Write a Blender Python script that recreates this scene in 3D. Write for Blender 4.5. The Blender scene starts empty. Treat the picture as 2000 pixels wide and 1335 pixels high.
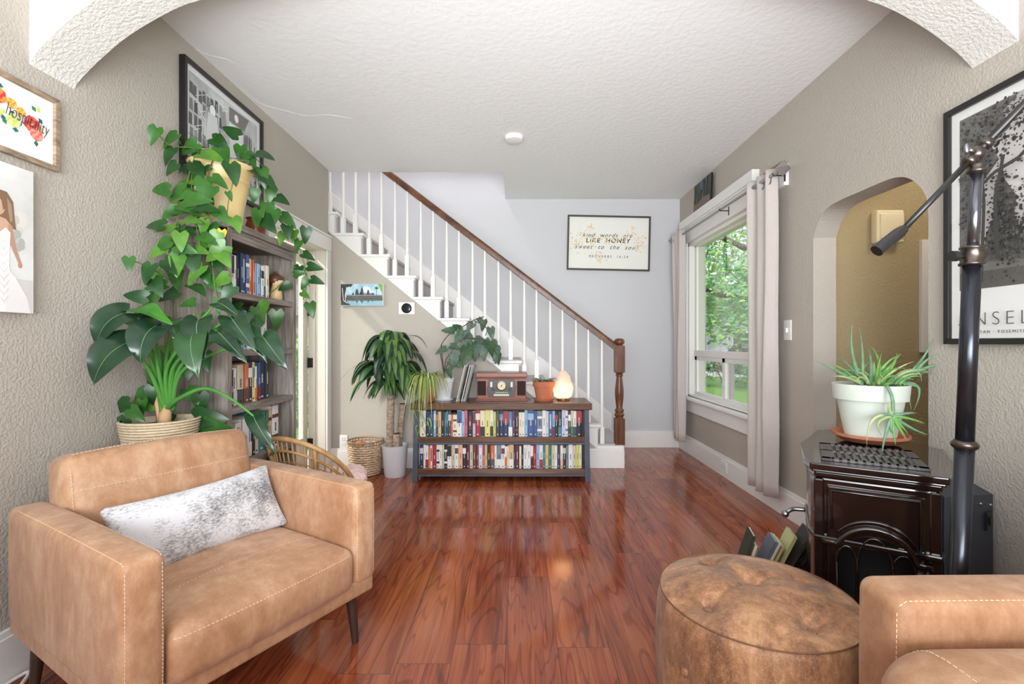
import bpy, bmesh, math, random
from mathutils import Vector, Matrix, noise
from math import sin, cos, pi, radians
random.seed(7)
S = bpy.context.scene
COL = S.collection
# ------------------------------------------------------------ camera, world, lights, exposure
H, F, VX, VY = 1.12, 930.0, 1012.0, 669.0
cd = bpy.data.cameras.new('camera'); cam = bpy.data.objects.new('camera', cd); COL.objects.link(cam)
cam.location = (0, 0, H); cam.rotation_euler = (pi/2, 0, 0)
cd.sensor_width = 36; cd.lens = F/2000*36; cd.shift_x = -12/2000; cd.shift_y = 1.5/2000; cd.clip_start = .02
S.camera = cam
S.view_settings.view_transform = 'Standard'; S.view_settings.look = 'None'
S.view_settings.gamma = 1; S.view_settings.use_curve_mapping = False
S.view_settings.exposure = 0.63
W = bpy.data.worlds.new('world'); S.world = W; W.use_nodes = True
wn = W.node_tree.nodes; wl = W.node_tree.links
sky = wn.new('ShaderNodeTexSky'); sky.sky_type = 'HOSEK_WILKIE'; sky.sun_direction = (-.3, .5, .75); sky.turbidity = 4
wmix = wn.new('ShaderNodeMix'); wmix.data_type = 'RGBA'; wmix.inputs[0].default_value = .6
wmix.inputs[7].default_value = (.93, .96, 1, 1)
wl.new(sky.outputs[0], wmix.inputs[6]); wl.new(wmix.outputs[2], wn['Background'].inputs[0])
wn['Background'].inputs[1].default_value = 1.9
def light(name, typ, loc, rot, power, size=None, size_y=None, color=(1, 1, 1), spread=None):
    l = bpy.data.lights.new(name, typ); l.energy = power; l.color = color
    if typ == 'AREA':
        l.shape = 'RECTANGLE'; l.size = size; l.size_y = size_y or size
        if spread: l.spread = spread
    elif typ == 'SUN': l.angle = size
    else: l.shadow_soft_size = size or .05
    o = bpy.data.objects.new(name, l); COL.objects.link(o); o.location = loc
    o.rotation_euler = rot; return o
def aim(loc, to): return (Vector(to)-Vector(loc)).to_track_quat('-Z', 'Y').to_euler()
light('sun', 'SUN', (0, 0, 9), aim((-6, 4, 9), (3, 14, 0)), 3.2, radians(3), color=(1, .96, .88))
# fill lamps added behind the camera; daylight of front window, side door, stair landing
light('rear_fill_light', 'AREA', (0, -2.6, 1.5), aim((0, -2.6, 1.5), (0, 3, 1.75)), 46, 2.6, 1.4, (.90, .96, 1))  # unseen fill, added as if windows stood behind the camera
light('overhead_fill_light', 'AREA', (0, -.1, 2.6), aim((0, -.1, 2.6), (0, 1.4, 0.2)), 16, 2.6, 1.6, (.95, .97, 1))  # no known fixture; added overhead to brighten the rooms
light('upward_fill_light', 'AREA', (0, -.35, 1.25), aim((0, -.35, 1.25), (0, 3.8, 3.1)), 47, 2.4, .8, (.91, .96, 1), spread=radians(120))  # no known lamp; added to lift the brightness of the ceiling
light('front_window_light', 'AREA', (3.0, 4.1, 3.6), aim((3.0, 4.1, 3.6), (0.6, 3.9, .9)), 150, 1.8, 1.2, (.94, .98, 1))
light('side_door_light', 'AREA', (-2.05, 3.35, 1.7), aim((-2.05, 3.35, 1.7), (0, 2.8, .9)), 10, .5, .9, (.96, .98, 1))
light('stair_landing_light', 'AREA', (-1.2, 4.72, 4.6), aim((-1.2, 4.72, 4.6), (-1, 4.72, 2)), 40, 1.6, .5, (1, .95, .93))
light('hall_light', 'POINT', (2.45, 2.3, 2.45), (0, 0, 0), 8, .12, color=(1, .92, .78))

# ------------------------------------------------------------ helpers
def s2l(c):
    c /= 255.0
    return c/12.92 if c <= .04045 else ((c+.055)/1.055)**2.4
def rgb(r, g, b): return (s2l(r), s2l(g), s2l(b), 1)
def P(px, py, Y): return Vector(((px-VX)/F*Y, Y, H-(py-VY)/F*Y))
_m = {}
def mat(name, col, rough=.6, metal=0, var=None, bump=None, coat=0, emit=0, spec=None, stretch=(1, 1, 1), sheen=0):
    """var=(scale, colour2, contrast) noise mix; bump=(scale, strength)"""
    if name in _m: return _m[name]
    m = bpy.data.materials.new(name); m.use_nodes = True; _m[name] = m
    n = m.node_tree.nodes; l = m.node_tree.links; b = n['Principled BSDF']
    b.inputs['Base Color'].default_value = col; b.inputs['Roughness'].default_value = rough
    b.inputs['Metallic'].default_value = metal; b.inputs['Coat Weight'].default_value = coat
    b.inputs['Coat Roughness'].default_value = .08
    if sheen: b.inputs['Sheen Weight'].default_value = sheen
    if spec is not None: b.inputs['Specular IOR Level'].default_value = spec
    if emit:
        b.inputs['Emission Color'].default_value = col; b.inputs['Emission Strength'].default_value = emit
    if var or bump:
        tc = n.new('ShaderNodeTexCoord'); mp = n.new('ShaderNodeMapping'); mp.inputs['Scale'].default_value = stretch
        l.new(tc.outputs['Object'], mp.inputs[0])
    if var:
        nz = n.new('ShaderNodeTexNoise'); nz.inputs['Scale'].default_value = var[0]; nz.inputs['Detail'].default_value = 8
        nz.inputs['Roughness'].default_value = .6
        l.new(mp.outputs[0], nz.inputs['Vector'])
        r = n.new('ShaderNodeMapRange'); k = var[2]/2
        r.inputs[1].default_value = .5-k; r.inputs[2].default_value = .5+k
        l.new(nz.outputs[0], r.inputs[0])
        mx = n.new('ShaderNodeMix'); mx.data_type = 'RGBA'; mx.inputs[6].default_value = col; mx.inputs[7].default_value = var[1]
        l.new(r.outputs[0], mx.inputs[0]); l.new(mx.outputs[2], b.inputs['Base Color'])
    if bump:
        bz = n.new('ShaderNodeTexNoise'); bz.inputs['Scale'].default_value = bump[0]; bz.inputs['Detail'].default_value = 3
        l.new(mp.outputs[0], bz.inputs['Vector'])
        bp = n.new('ShaderNodeBump'); bp.inputs['Strength'].default_value = bump[1]; bp.inputs['Distance'].default_value = .004
        l.new(bz.outputs[0], bp.inputs['Height']); l.new(bp.outputs[0], b.inputs['Normal'])
    return m
def flat(r, g, b, rough=.7):
    return mat('paint_%d_%d_%d' % (r, g, b), rgb(r, g, b), rough)

class MB:
    """collects shapes and builds them as one mesh object"""
    def __init__(s): s.v = []; s.f = []; s.mi = []; s.m = []
    def mid(s, m):
        if m is None: return 0
        if m not in s.m: s.m.append(m)
        return s.m.index(m)
    def add(s, vs, fs, m=None, M=None):
        o = len(s.v); i = s.mid(m)
        s.v += [(M @ Vector(v)) if M else Vector(v) for v in vs]
        s.f += [tuple(o+k for k in f) for f in fs]; s.mi += [i]*len(fs); return s
    def box(s, x0, x1, y0, y1, z0, z1, m=None, M=None):
        return s.add([(x0, y0, z0), (x1, y0, z0), (x1, y1, z0), (x0, y1, z0), (x0, y0, z1), (x1, y0, z1), (x1, y1, z1), (x0, y1, z1)],
                     [(0, 3, 2, 1), (4, 5, 6, 7), (0, 1, 5, 4), (1, 2, 6, 5), (2, 3, 7, 6), (3, 0, 4, 7)], m, M)
    def prism(s, pts, lo, hi, axis='z', m=None, M=None):
        n = len(pts)
        a = {'z': lambda p, h: (p[0], p[1], h), 'y': lambda p, h: (p[0], h, p[1]), 'x': lambda p, h: (h, p[0], p[1])}[axis]
        vs = [a(p, lo) for p in pts]+[a(p, hi) for p in pts]
        return s.add(vs, [tuple(range(n))[::-1], tuple(range(n, 2*n))]+[(i, (i+1) % n, n+(i+1) % n, n+i) for i in range(n)], m, M)
    def lathe(s, prof, c=(0, 0, 0), n=24, m=None, M=None, cap=True, sq=None):
        vs = []; fs = []
        for r, z in prof:
            for k in range(n):
                a = 2*pi*k/n; vs.append((c[0]+r*cos(a), c[1]+r*sin(a), c[2]+z))
        for i in range(len(prof)-1):
            for k in range(n): fs.append((i*n+k, i*n+(k+1) % n, (i+1)*n+(k+1) % n, (i+1)*n+k))
        if cap: fs += [tuple(range(n))[::-1], tuple(range((len(prof)-1)*n, len(prof)*n))]
        return s.add(vs, fs, m, M)
    def tube(s, pts, r, n=8, m=None, M=None, closed=False):
        pts = [Vector(p) for p in pts]; k = len(pts)
        R = r if isinstance(r, (list, tuple)) else [r]*k
        vs = []; fs = []; up = None
        for i in range(k):
            if closed: t = pts[(i+1) % k]-pts[i-1]
            else: t = pts[min(i+1, k-1)]-pts[max(i-1, 0)]
            t.normalize()
            if up is None: up = Vector((0, 0, 1)) if abs(t.z) < .9 else Vector((1, 0, 0))
            a = t.cross(up)
            if a.length < 1e-4: a = t.cross(Vector((.3, 1, .2)))
            a.normalize(); b = a.cross(t).normalized(); up = b
            for j in range(n):
                q = 2*pi*j/n; vs.append(pts[i]+a*R[i]*cos(q)+b*R[i]*sin(q))
        for i in range(k-1+(1 if closed else 0)):
            for j in range(n):
                i2 = (i+1) % k; fs.append((i*n+j, i*n+(j+1) % n, i2*n+(j+1) % n, i2*n+j))
        if not closed: fs += [tuple(range(n))[::-1], tuple(range((k-1)*n, k*n))]
        return s.add(vs, fs, m, M)
    def grid(s, f, nu, nv, m=None, M=None):
        vs = [f(i/nu, j/nv) for i in range(nu+1) for j in range(nv+1)]
        return s.add(vs, [(i*(nv+1)+j, (i+1)*(nv+1)+j, (i+1)*(nv+1)+j+1, i*(nv+1)+j+1) for i in range(nu) for j in range(nv)], m, M)
    def ball(s, c, r, m=None, n=12, sc=(1, 1, 1), M=None):
        pr = [(max(1e-4, cos(-pi/2+pi*i/n)), sin(-pi/2+pi*i/n)) for i in range(n+1)]
        T = Matrix.Translation(Vector(c)) @ Matrix.Diagonal((r*sc[0], r*sc[1], r*sc[2], 1))
        if M: T = M @ T
        return s.lathe(pr, n=n+4, m=m, M=T)
    def soft(s, x0, x1, y0, y1, z0, z1, r, bulge=(0, 0, 0), m=None, M=None, n=8, fn=None):
        """rounded, puffed box; bulge is how far each pair of faces swells"""
        c = Vector(((x0+x1)/2, (y0+y1)/2, (z0+z1)/2)); h = Vector(((x1-x0)/2, (y1-y0)/2, (z1-z0)/2))
        def ax(hh):
            rr = min(r, hh*.98)
            return [-hh, -hh+rr*.13, -hh+rr*.35, -hh+rr*.65]+[(-hh+rr)+(2*(hh-rr))*i/n for i in range(n+1)]+[hh-rr*.65, hh-rr*.35, hh-rr*.13, hh]
        A = [ax(h[k]) for k in range(3)]; N = len(A[0])-1
        idx = {}; vs = []; fs = []
        def vert(i, j, k):
            key = (i, j, k)
            if key in idx: return idx[key]
            p = Vector((A[0][i], A[1][j], A[2][k])); q = Vector([max(-(h[a]-min(r, h[a]*.98)), min(h[a]-min(r, h[a]*.98), p[a])) for a in range(3)])
            d = p-q; rr = min(r, min(h)*.98)
            if d.length > 1e-6: d = d.normalized()*rr
            base = Vector([max(-(h[a]-rr), min(h[a]-rr, p[a])) for a in range(3)])
            o = base+d
            u = [o[a]/h[a] for a in range(3)]
            w = [max(0, 1-u[a]**2) for a in range(3)]
            o = Vector((o.x+bulge[0]*u[0]*w[1]**.7*w[2]**.7, o.y+bulge[1]*u[1]*w[0]**.7*w[2]**.7, o.z+bulge[2]*u[2]*w[0]**.7*w[1]**.7))
            if fn: o = fn(o, h)
            idx[key] = len(vs); vs.append(o+c); return idx[key]
        for i in range(N):
            for j in range(N):
                for e, fl in ((0, 0), (N, 1)):
                    for q in ([(i, j, e), (i, j+1, e), (i+1, j+1, e), (i+1, j, e)], [(i, e, j), (i+1, e, j), (i+1, e, j+1), (i, e, j+1)], [(e, i, j), (e, i, j+1), (e, i+1, j+1), (e, i+1, j)]):
                        f = [vert(*t) for t in q]; fs.append(tuple(f[::-1]) if fl else tuple(f))
        return s.add(vs, fs, m, M)
    def leaf(s, p0, p1, p2, side, w, prof='heart', m=None, rows=8, fold=.12, wave=0):
        p0, p1, p2 = Vector(p0), Vector(p1), Vector(p2); L = (p1-p0).length+(p2-p1).length
        vs = []; fs = []; side = Vector(side)
        for i in range(rows+1):
            t = i/rows
            c = p0*(1-t)**2+p1*2*t*(1-t)+p2*t*t
            tg = (p1-p0)*2*(1-t)+(p2-p1)*2*t
            if tg.length < 1e-6: tg = p2-p0
            tg.normalize()
            sd = side-tg*side.dot(tg)
            sd = sd.normalized() if sd.length > 1e-4 else tg.orthogonal().normalized()
            nn = sd.cross(tg)
            lobe = 0
            if prof == 'heart':
                hw = w*((1-t)**.72)*(min(1, t*3.2+.62))*1.12; lobe = .2*L*max(0, 1-t*2.5)**1.5
            elif prof == 'arrow':
                hw = w*((1-t)**.78)*(.72+.62*sin(min(1, t*1.9)*pi/2)); lobe = .26*L*max(0, 1-t*2.0)**1.3
            elif prof == 'blade': hw = w*min(1, (t+.03)*4)**.7*(max(0, 1-t**3))**.8
            else: hw = w*(1-t)**.55*min(1, .45+t*3)
            hw = max(hw, .0004)
            for k in (-1, -.8, -.42, 0, .42, .8, 1):
                wv = wave*sin(t*9+k*2)*abs(k)
                vs.append(c+sd*hw*k+nn*(fold*hw*abs(k)**1.5+wv)-tg*lobe*1.15*abs(k)**.8*(1-.5*abs(k)**5))
        for i in range(rows):
            for k in range(6): fs.append((i*7+k, (i+1)*7+k, (i+1)*7+k+1, i*7+k+1))
        return s.add(vs, fs, m)
    def build(s, name, m=None, parent=None, smooth=False, bevel=0, seg=2, sub=0, solid=0, angle=None, loc=None):
        me = bpy.data.meshes.new(name); me.from_pydata([tuple(v) for v in s.v], [], s.f)
        ms = s.m if s.m else [m]
        for x in ms:
            if x: me.materials.append(x)
        if s.m:
            me.polygons.foreach_set('material_index', s.mi)
        me.update()
        bm = bmesh.new(); bm.from_mesh(me); bmesh.ops.recalc_face_normals(bm, faces=bm.faces) if smooth != 'leaf' else None; bm.to_mesh(me); bm.free()
        if smooth:
            for p in me.polygons: p.use_smooth = True
            if smooth is not True and smooth != 'leaf': me.set_sharp_from_angle(angle=radians(smooth))
        o = bpy.data.objects.new(name, me); COL.objects.link(o); o.parent = parent
        if loc: o.location = loc
        if bevel:
            b = o.modifiers.new('bevel', 'BEVEL'); b.width = bevel; b.segments = seg; b.limit_method = 'ANGLE'; b.angle_limit = radians(40)
            b.harden_normals = False
        if solid:
            d = o.modifiers.new('solid', 'SOLIDIFY'); d.thickness = solid; d.offset = 0
        if sub:
            d = o.modifiers.new('sub', 'SUBSURF'); d.levels = d.render_levels = sub
        return o
def tag(o, label=None, cat=None, group=None, kind=None):
    if label: o['label'] = label
    if cat: o['category'] = cat
    if group: o['group'] = group
    if kind: o['kind'] = kind
    return o
def thing(name, label, cat, loc=(0, 0, 0), rz=0, group=None):
    o = bpy.data.objects.new(name, None); COL.objects.link(o); o.location = loc; o.rotation_euler = (0, 0, rz); o.empty_display_size = .1
    return tag(o, label, cat, group)
def struct(o): o['kind'] = 'structure'; return o
def text_obj(body, size, m, parent, M, name='lettering', shear=0, spacing=1.0, align='CENTER', thick=.0004, bold=0):
    c = bpy.data.curves.new(name, 'FONT'); c.body = body; c.size = size; c.shear = shear; c.space_character = spacing
    c.align_x = align; c.align_y = 'CENTER'; c.extrude = thick; c.offset = bold
    t = bpy.data.objects.new(name, c); COL.objects.link(t)
    bpy.context.view_layer.update()
    me = bpy.data.meshes.new_from_object(t.evaluated_get(bpy.context.evaluated_depsgraph_get()))
    bpy.data.objects.remove(t); bpy.data.curves.remove(c)
    me.name = name; me.transform(M); me.materials.clear(); me.materials.append(m)
    o = bpy.data.objects.new(name, me); COL.objects.link(o); o.parent = parent
    return o
def basis(o, u, v, n):
    M = Matrix.Identity(4)
    for i, a in enumerate((u, v, n)):
        for k in range(3): M[k][i] = a[k]
    for k in range(3): M[k][3] = o[k]
    return M
from mathutils.bvhtree import BVHTree
def snapped(w, pts, d, off=.0006):
    """drop points along d on to the surface of a mesh builder"""
    bv = BVHTree.FromPolygons([tuple(v) for v in w.v], w.f); d = Vector(d).normalized(); out = []
    for p in pts:
        h = bv.ray_cast(Vector(p)-d*.3, d)
        if h[0] is not None: out.append(h[0]-d*off)
    return out
class Art:
    """flat shapes drawn on a picture: u right, v up, n out of it"""
    def __init__(s, M, lim=None): s.M = M; s.mb = MB(); s.k = 0; s.lim = lim
    def poly(s, pts, m):
        if s.lim: pts = [(max(-s.lim[0], min(s.lim[0], x)), max(-s.lim[1], min(s.lim[1], y))) for x, y in pts]
        s.k += 1; h = .0003+s.k*.00002
        s.mb.add([(x, y, h) for x, y in pts], [tuple(range(len(pts)))], m, s.M)
    def disc(s, x, y, r, m, n=10, sy=1):
        s.poly([(x+r*cos(2*pi*i/n), y+r*sy*sin(2*pi*i/n)) for i in range(n)], m)
    def rect(s, x0, x1, y0, y1, m): s.poly([(x0, y0), (x1, y0), (x1, y1), (x0, y1)], m)
    def line(s, pts, w, m):
        for a, b in zip(pts, pts[1:]):
            d = Vector((b[0]-a[0], b[1]-a[1])); 
            if d.length < 1e-5: continue
            q = Vector((-d.y, d.x)).normalized()*w/2
            s.poly([(a[0]+q.x, a[1]+q.y), (a[0]-q.x, a[1]-q.y), (b[0]-q.x, b[1]-q.y), (b[0]+q.x, b[1]+q.y)], m)
def spline(pts, n=8):
    pts = [Vector(p) for p in pts]; out = []
    for i in range(len(pts)-1):
        a, b, c, d = pts[max(0, i-1)], pts[i], pts[i+1], pts[min(len(pts)-1, i+2)]
        for k in range(n):
            t = k/n
            out.append(.5*((2*b)+(-a+c)*t+(2*a-5*b+4*c-d)*t*t+(-a+3*b-3*c+d)*t**3))
    out.append(pts[-1]); return out
def stitch(mb, pts, step=.008, ln=.0052, r=.0009, m=None):
    """dashes of thread along a path"""
    pts = [Vector(p) for p in pts]; acc = 0; nxt = 0
    for a, b in zip(pts, pts[1:]):
        d = (b-a).length
        while nxt < acc+d:
            t = (nxt-acc)/d; p = a.lerp(b, t); u = (b-a).normalized()*ln/2
            mb.tube([p-u, p+u], r, 4, m); nxt += step
        acc += d

# ------------------------------------------------------------ materials
def stucco(name, col, scale, strength, col2=None):
    m = mat(name, col, .75)
    n = m.node_tree.nodes; l = m.node_tree.links; b = n['Principled BSDF']
    tc = n.new('ShaderNodeTexCoord')
    a = n.new('ShaderNodeTexNoise'); a.inputs['Scale'].default_value = scale; a.inputs['Detail'].default_value = 3; a.inputs['Roughness'].default_value = .5
    v = n.new('ShaderNodeTexNoise'); v.inputs['Scale'].default_value = scale*.3; v.inputs['Distortion'].default_value = 1.5
    l.new(tc.outputs['Object'], a.inputs[0]); l.new(tc.outputs['Object'], v.inputs[0])
    r = n.new('ShaderNodeMapRange'); r.inputs[1].default_value = .38; r.inputs[2].default_value = .62; l.new(a.outputs[0], r.inputs[0])
    ad = n.new('ShaderNodeMath'); l.new(r.outputs[0], ad.inputs[0]); l.new(v.outputs[0], ad.inputs[1])
    bp = n.new('ShaderNodeBump'); bp.inputs['Strength'].default_value = strength; bp.inputs['Distance'].default_value = .004
    l.new(ad.outputs[0], bp.inputs['Height']); l.new(bp.outputs[0], b.inputs['Normal'])
    b.inputs['Specular IOR Level'].default_value = .25
    return m
M_TAUPE = stucco('taupe_wall_paint', rgb(186, 178, 168), 95, .34)
M_BACK = stucco('pale_grey_wall_paint', rgb(210, 210, 213), 60, .12)
M_CEIL = stucco('ceiling_plaster', rgb(240, 241, 241), 30, .22)
M_ARCH = stucco('arch_plaster', rgb(220, 218, 212), 80, .42)
M_GOLD = stucco('tan_hall_paint', rgb(180, 162, 126), 85, .5)
M_WHITE = mat('white_trim_paint', rgb(240, 238, 235), .35)
M_LEATHER = None
def leather(name, c1, c2, c3, sc=1, crack=0):
    m = mat(name, c1, .55); n = m.node_tree.nodes; l = m.node_tree.links; b = n['Principled BSDF']
    tc = n.new('ShaderNodeTexCoord')
    a = n.new('ShaderNodeTexNoise'); a.inputs['Scale'].default_value = 4.5*sc; a.inputs['Detail'].default_value = 10; a.inputs['Roughness'].default_value = .68; a.inputs['Distortion'].default_value = .8
    mp = n.new('ShaderNodeMapping'); mp.inputs['Scale'].default_value = (1, 1, .55); mp.inputs['Rotation'].default_value = (.3, .2, .5)
    g = n.new('ShaderNodeTexNoise'); g.inputs['Scale'].default_value = 26*sc; g.inputs['Detail'].default_value = 9; g.inputs['Roughness'].default_value = .75
    l.new(tc.outputs['Object'], mp.inputs[0]); l.new(mp.outputs[0], a.inputs[0]); l.new(mp.outputs[0], g.inputs[0])
    cr = n.new('ShaderNodeValToRGB'); e = cr.color_ramp.elements
    e[0].position = .33; e[0].color = c2; e[1].position = .68; e[1].color = c3
    q = cr.color_ramp.elements.new(.5); q.color = c1
    ad = n.new('ShaderNodeMath'); ad.operation = 'MULTIPLY_ADD'; ad.inputs[1].default_value = .7
    sb = n.new('ShaderNodeMath'); sb.operation = 'SUBTRACT'; sb.inputs[1].default_value = .35
    l.new(g.outputs[0], ad.inputs[0]); l.new(a.outputs[0], ad.inputs[2]); l.new(ad.outputs[0], sb.inputs[0]); l.new(sb.outputs[0], cr.inputs[0])
    l.new(cr.outputs[0], b.inputs['Base Color'])
    if crack:
        vo = n.new('ShaderNodeTexVoronoi'); vo.feature = 'DISTANCE_TO_EDGE'; vo.inputs['Scale'].default_value = 62
        wv = n.new('ShaderNodeTexNoise'); wv.inputs['Scale'].default_value = 16; wv.inputs['Detail'].default_value = 4; l.new(tc.outputs['Object'], wv.inputs[0])
        va = n.new('ShaderNodeVectorMath'); va.operation = 'MULTIPLY_ADD'; va.inputs[1].default_value = (.09, .09, .09); l.new(wv.outputs[1], va.inputs[0]); l.new(tc.outputs['Object'], va.inputs[2])
        l.new(va.outputs[0], vo.inputs['Vector'])
        rr_ = n.new('ShaderNodeMapRange'); rr_.inputs[1].default_value = 0; rr_.inputs[2].default_value = .05; rr_.inputs[3].default_value = crack; rr_.inputs[4].default_value = 0; l.new(vo.outputs['Distance'], rr_.inputs[0])
        fm = n.new('ShaderNodeMath'); fm.operation = 'MULTIPLY'; l.new(rr_.outputs[0], fm.inputs[0]); l.new(g.outputs[0], fm.inputs[1])
        mm = n.new('ShaderNodeMix'); mm.data_type = 'RGBA'; l.new(fm.outputs[0], mm.inputs[0]); l.new(cr.outputs[0], mm.inputs[6]); mm.inputs[7].default_value = rgb(222, 186, 150); l.new(mm.outputs[2], b.inputs['Base Color'])
    bz = n.new('ShaderNodeTexNoise'); bz.inputs['Scale'].default_value = 180; bz.inputs['Detail'].default_value = 4
    l.new(tc.outputs['Object'], bz.inputs[0])
    w = n.new('ShaderNodeTexNoise'); w.inputs['Scale'].default_value = 7; w.inputs['Detail'].default_value = 3; l.new(mp.outputs[0], w.inputs[0])
    a2 = n.new('ShaderNodeMath'); a2.operation = 'MULTIPLY_ADD'; a2.inputs[1].default_value = 2.5; l.new(w.outputs[0], a2.inputs[0]); l.new(bz.outputs[0], a2.inputs[2])
    bp = n.new('ShaderNodeBump'); bp.inputs['Strength'].default_value = .25; bp.inputs['Distance'].default_value = .004
    l.new(a2.outputs[0], bp.inputs['Height']); l.new(bp.outputs[0], b.inputs['Normal'])
    b.inputs['Sheen Weight'].default_value = .15
    return m
M_LEA = leather('tan_leather', rgb(180, 136, 102), rgb(162, 116, 82), rgb(198, 160, 128))
M_LEAD = leather('distressed_brown_leather', rgb(146, 100, 66), rgb(104, 68, 46), rgb(184, 138, 98), 1.3, crack=.42)
M_THREAD = mat('pale_thread', rgb(228, 200, 172), .7)
M_DKLEG = mat('dark_walnut', rgb(72, 52, 42), .4, var=(9, rgb(50, 35, 28), .4), stretch=(6, 6, 1))
def wood(name, c1, c2, rough=.45, scale=3, stretch=(1, 14, 14), bump=.15):
    m = mat(name, c1, rough); n = m.node_tree.nodes; l = m.node_tree.links; b = n['Principled BSDF']
    tc = n.new('ShaderNodeTexCoord'); mp = n.new('ShaderNodeMapping'); mp.inputs['Scale'].default_value = stretch
    l.new(tc.outputs['Object'], mp.inputs[0])
    a = n.new('ShaderNodeTexNoise'); a.inputs['Scale'].default_value = scale; a.inputs['Detail'].default_value = 7; a.inputs['Distortion'].default_value = .6; a.inputs['Roughness'].default_value = .62
    l.new(mp.outputs[0], a.inputs[0])
    cr = n.new('ShaderNodeValToRGB'); e = cr.color_ramp.elements; e[0].position = .36; e[0].color = c2; e[1].position = .64; e[1].color = c1
    l.new(a.outputs[0], cr.inputs[0]); l.new(cr.outputs[0], b.inputs['Base Color'])
    bp = n.new('ShaderNodeBump'); bp.inputs['Strength'].default_value = bump; bp.inputs['Distance'].default_value = .002
    l.new(a.outputs[0], bp.inputs['Height']); l.new(bp.outputs[0], b.inputs['Normal'])
    return m
M_GREYW_V = wood('grey_weathered_wood_upright', rgb(160, 150, 141), rgb(112, 103, 96), .6, 3, (16, 16, 1.2))
M_GREYW_H = wood('grey_weathered_wood_level', rgb(156, 146, 137), rgb(108, 98, 91), .6, 3, (16, 1.2, 16))
M_BROWN = wood('dark_stained_board', rgb(112, 76, 50), rgb(72, 47, 32), .3, 3, (1.2, 14, 14))
M_RAIL = wood('walnut_stained_rail', rgb(120, 74, 42), rgb(66, 38, 22), .35, 3, (3, 14, 3))
M_NEWEL = wood('walnut_stained_newel', rgb(124, 74, 45), rgb(80, 44, 27), .35, 3, (14, 14, 1.6))
M_CHERRY = wood('cherry_radio_wood', rgb(146, 78, 54), rgb(112, 54, 36), .28, 3, (1.2, 14, 14))
M_SLATE = mat('slate_metal', rgb(86, 90, 104), .5, var=(14, rgb(72, 76, 90), .4))
M_BLACK = mat('black_satin', rgb(28, 27, 27), .35)
M_METAL = mat('brushed_nickel', rgb(150, 150, 152), .3, 1)
M_CARPET = mat('grey_stair_carpet', rgb(206, 200, 200), .95, var=(160, rgb(176, 170, 171), .5), bump=(300, .8))
M_SOIL = mat('potting_soil', rgb(58, 42, 32), .95, var=(80, rgb(30, 22, 18), .4), bump=(120, 1))
M_TERRA = mat('terracotta', rgb(184, 120, 92), .7, var=(12, rgb(178, 98, 64), .5))
M_WPOT = mat('white_ceramic', rgb(226, 226, 230), .3)
M_PAPER = mat('page_block', rgb(226, 218, 200), .85)
def glassm(name='window_glass', tint=(1, 1, 1, 1), fac=.07):
    m = bpy.data.materials.new(name); m.use_nodes = True; n = m.node_tree.nodes; l = m.node_tree.links
    for x in list(n): n.remove(x)
    o = n.new('ShaderNodeOutputMaterial'); t = n.new('ShaderNodeBsdfTransparent'); t.inputs[0].default_value = tint
    g = n.new('ShaderNodeBsdfGlossy'); g.inputs['Roughness'].default_value = .01
    x = n.new('ShaderNodeMixShader'); lw = n.new('ShaderNodeLayerWeight'); lw.inputs[0].default_value = .25
    ml = n.new('ShaderNodeMath'); ml.operation = 'MULTIPLY_ADD'; ml.inputs[1].default_value = .5; ml.inputs[2].default_value = fac*.5
    l.new(lw.outputs['Fresnel'], ml.inputs[0]); l.new(ml.outputs[0], x.inputs[0]); l.new(t.outputs[0], x.inputs[1]); l.new(g.outputs[0], x.inputs[2]); l.new(x.outputs[0], o.inputs[0])
    return m
M_GLASS = glassm(); M_PGLASS = glassm('picture_glass', fac=.0)
for n_ in M_PGLASS.node_tree.nodes:
    if n_.type == 'MATH': n_.inputs[1].default_value = .12
def leafm(name, c1, c2, c3=None, rough=.35, scale=14):
    m = mat(name, c1, rough, var=(scale, c2, .35)); b = m.node_tree.nodes['Principled BSDF']
    b.inputs['Subsurface Weight'].default_value = 0; b.inputs['Specular IOR Level'].default_value = .45
    b.inputs['Transmission Weight'].default_value = 0
    return m
L_POTH = [leafm('pothos_green', rgb(58, 108, 38), rgb(38, 82, 30)), leafm('pothos_deep_green', rgb(40, 82, 36), rgb(26, 60, 28)), leafm('pothos_lime', rgb(94, 140, 50), rgb(62, 110, 38))]
L_PHIL = [leafm('large_leaf_dark_green', rgb(38, 68, 44), rgb(24, 48, 32), rough=.25, scale=8), leafm('large_leaf_mid_green', rgb(48, 86, 46), rgb(30, 64, 34), rough=.28, scale=8)]
L_BRIGHT = leafm('large_leaf_bright_green', rgb(64, 132, 38), rgb(48, 112, 30), rough=.3)
L_STALK = mat('green_stalk', rgb(92, 158, 70), .4, var=(6, rgb(62, 124, 52), .5), stretch=(1, 1, .4))
L_YEL = leafm('yellowed_leaf', rgb(206, 190, 70), rgb(150, 176, 60))

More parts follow.
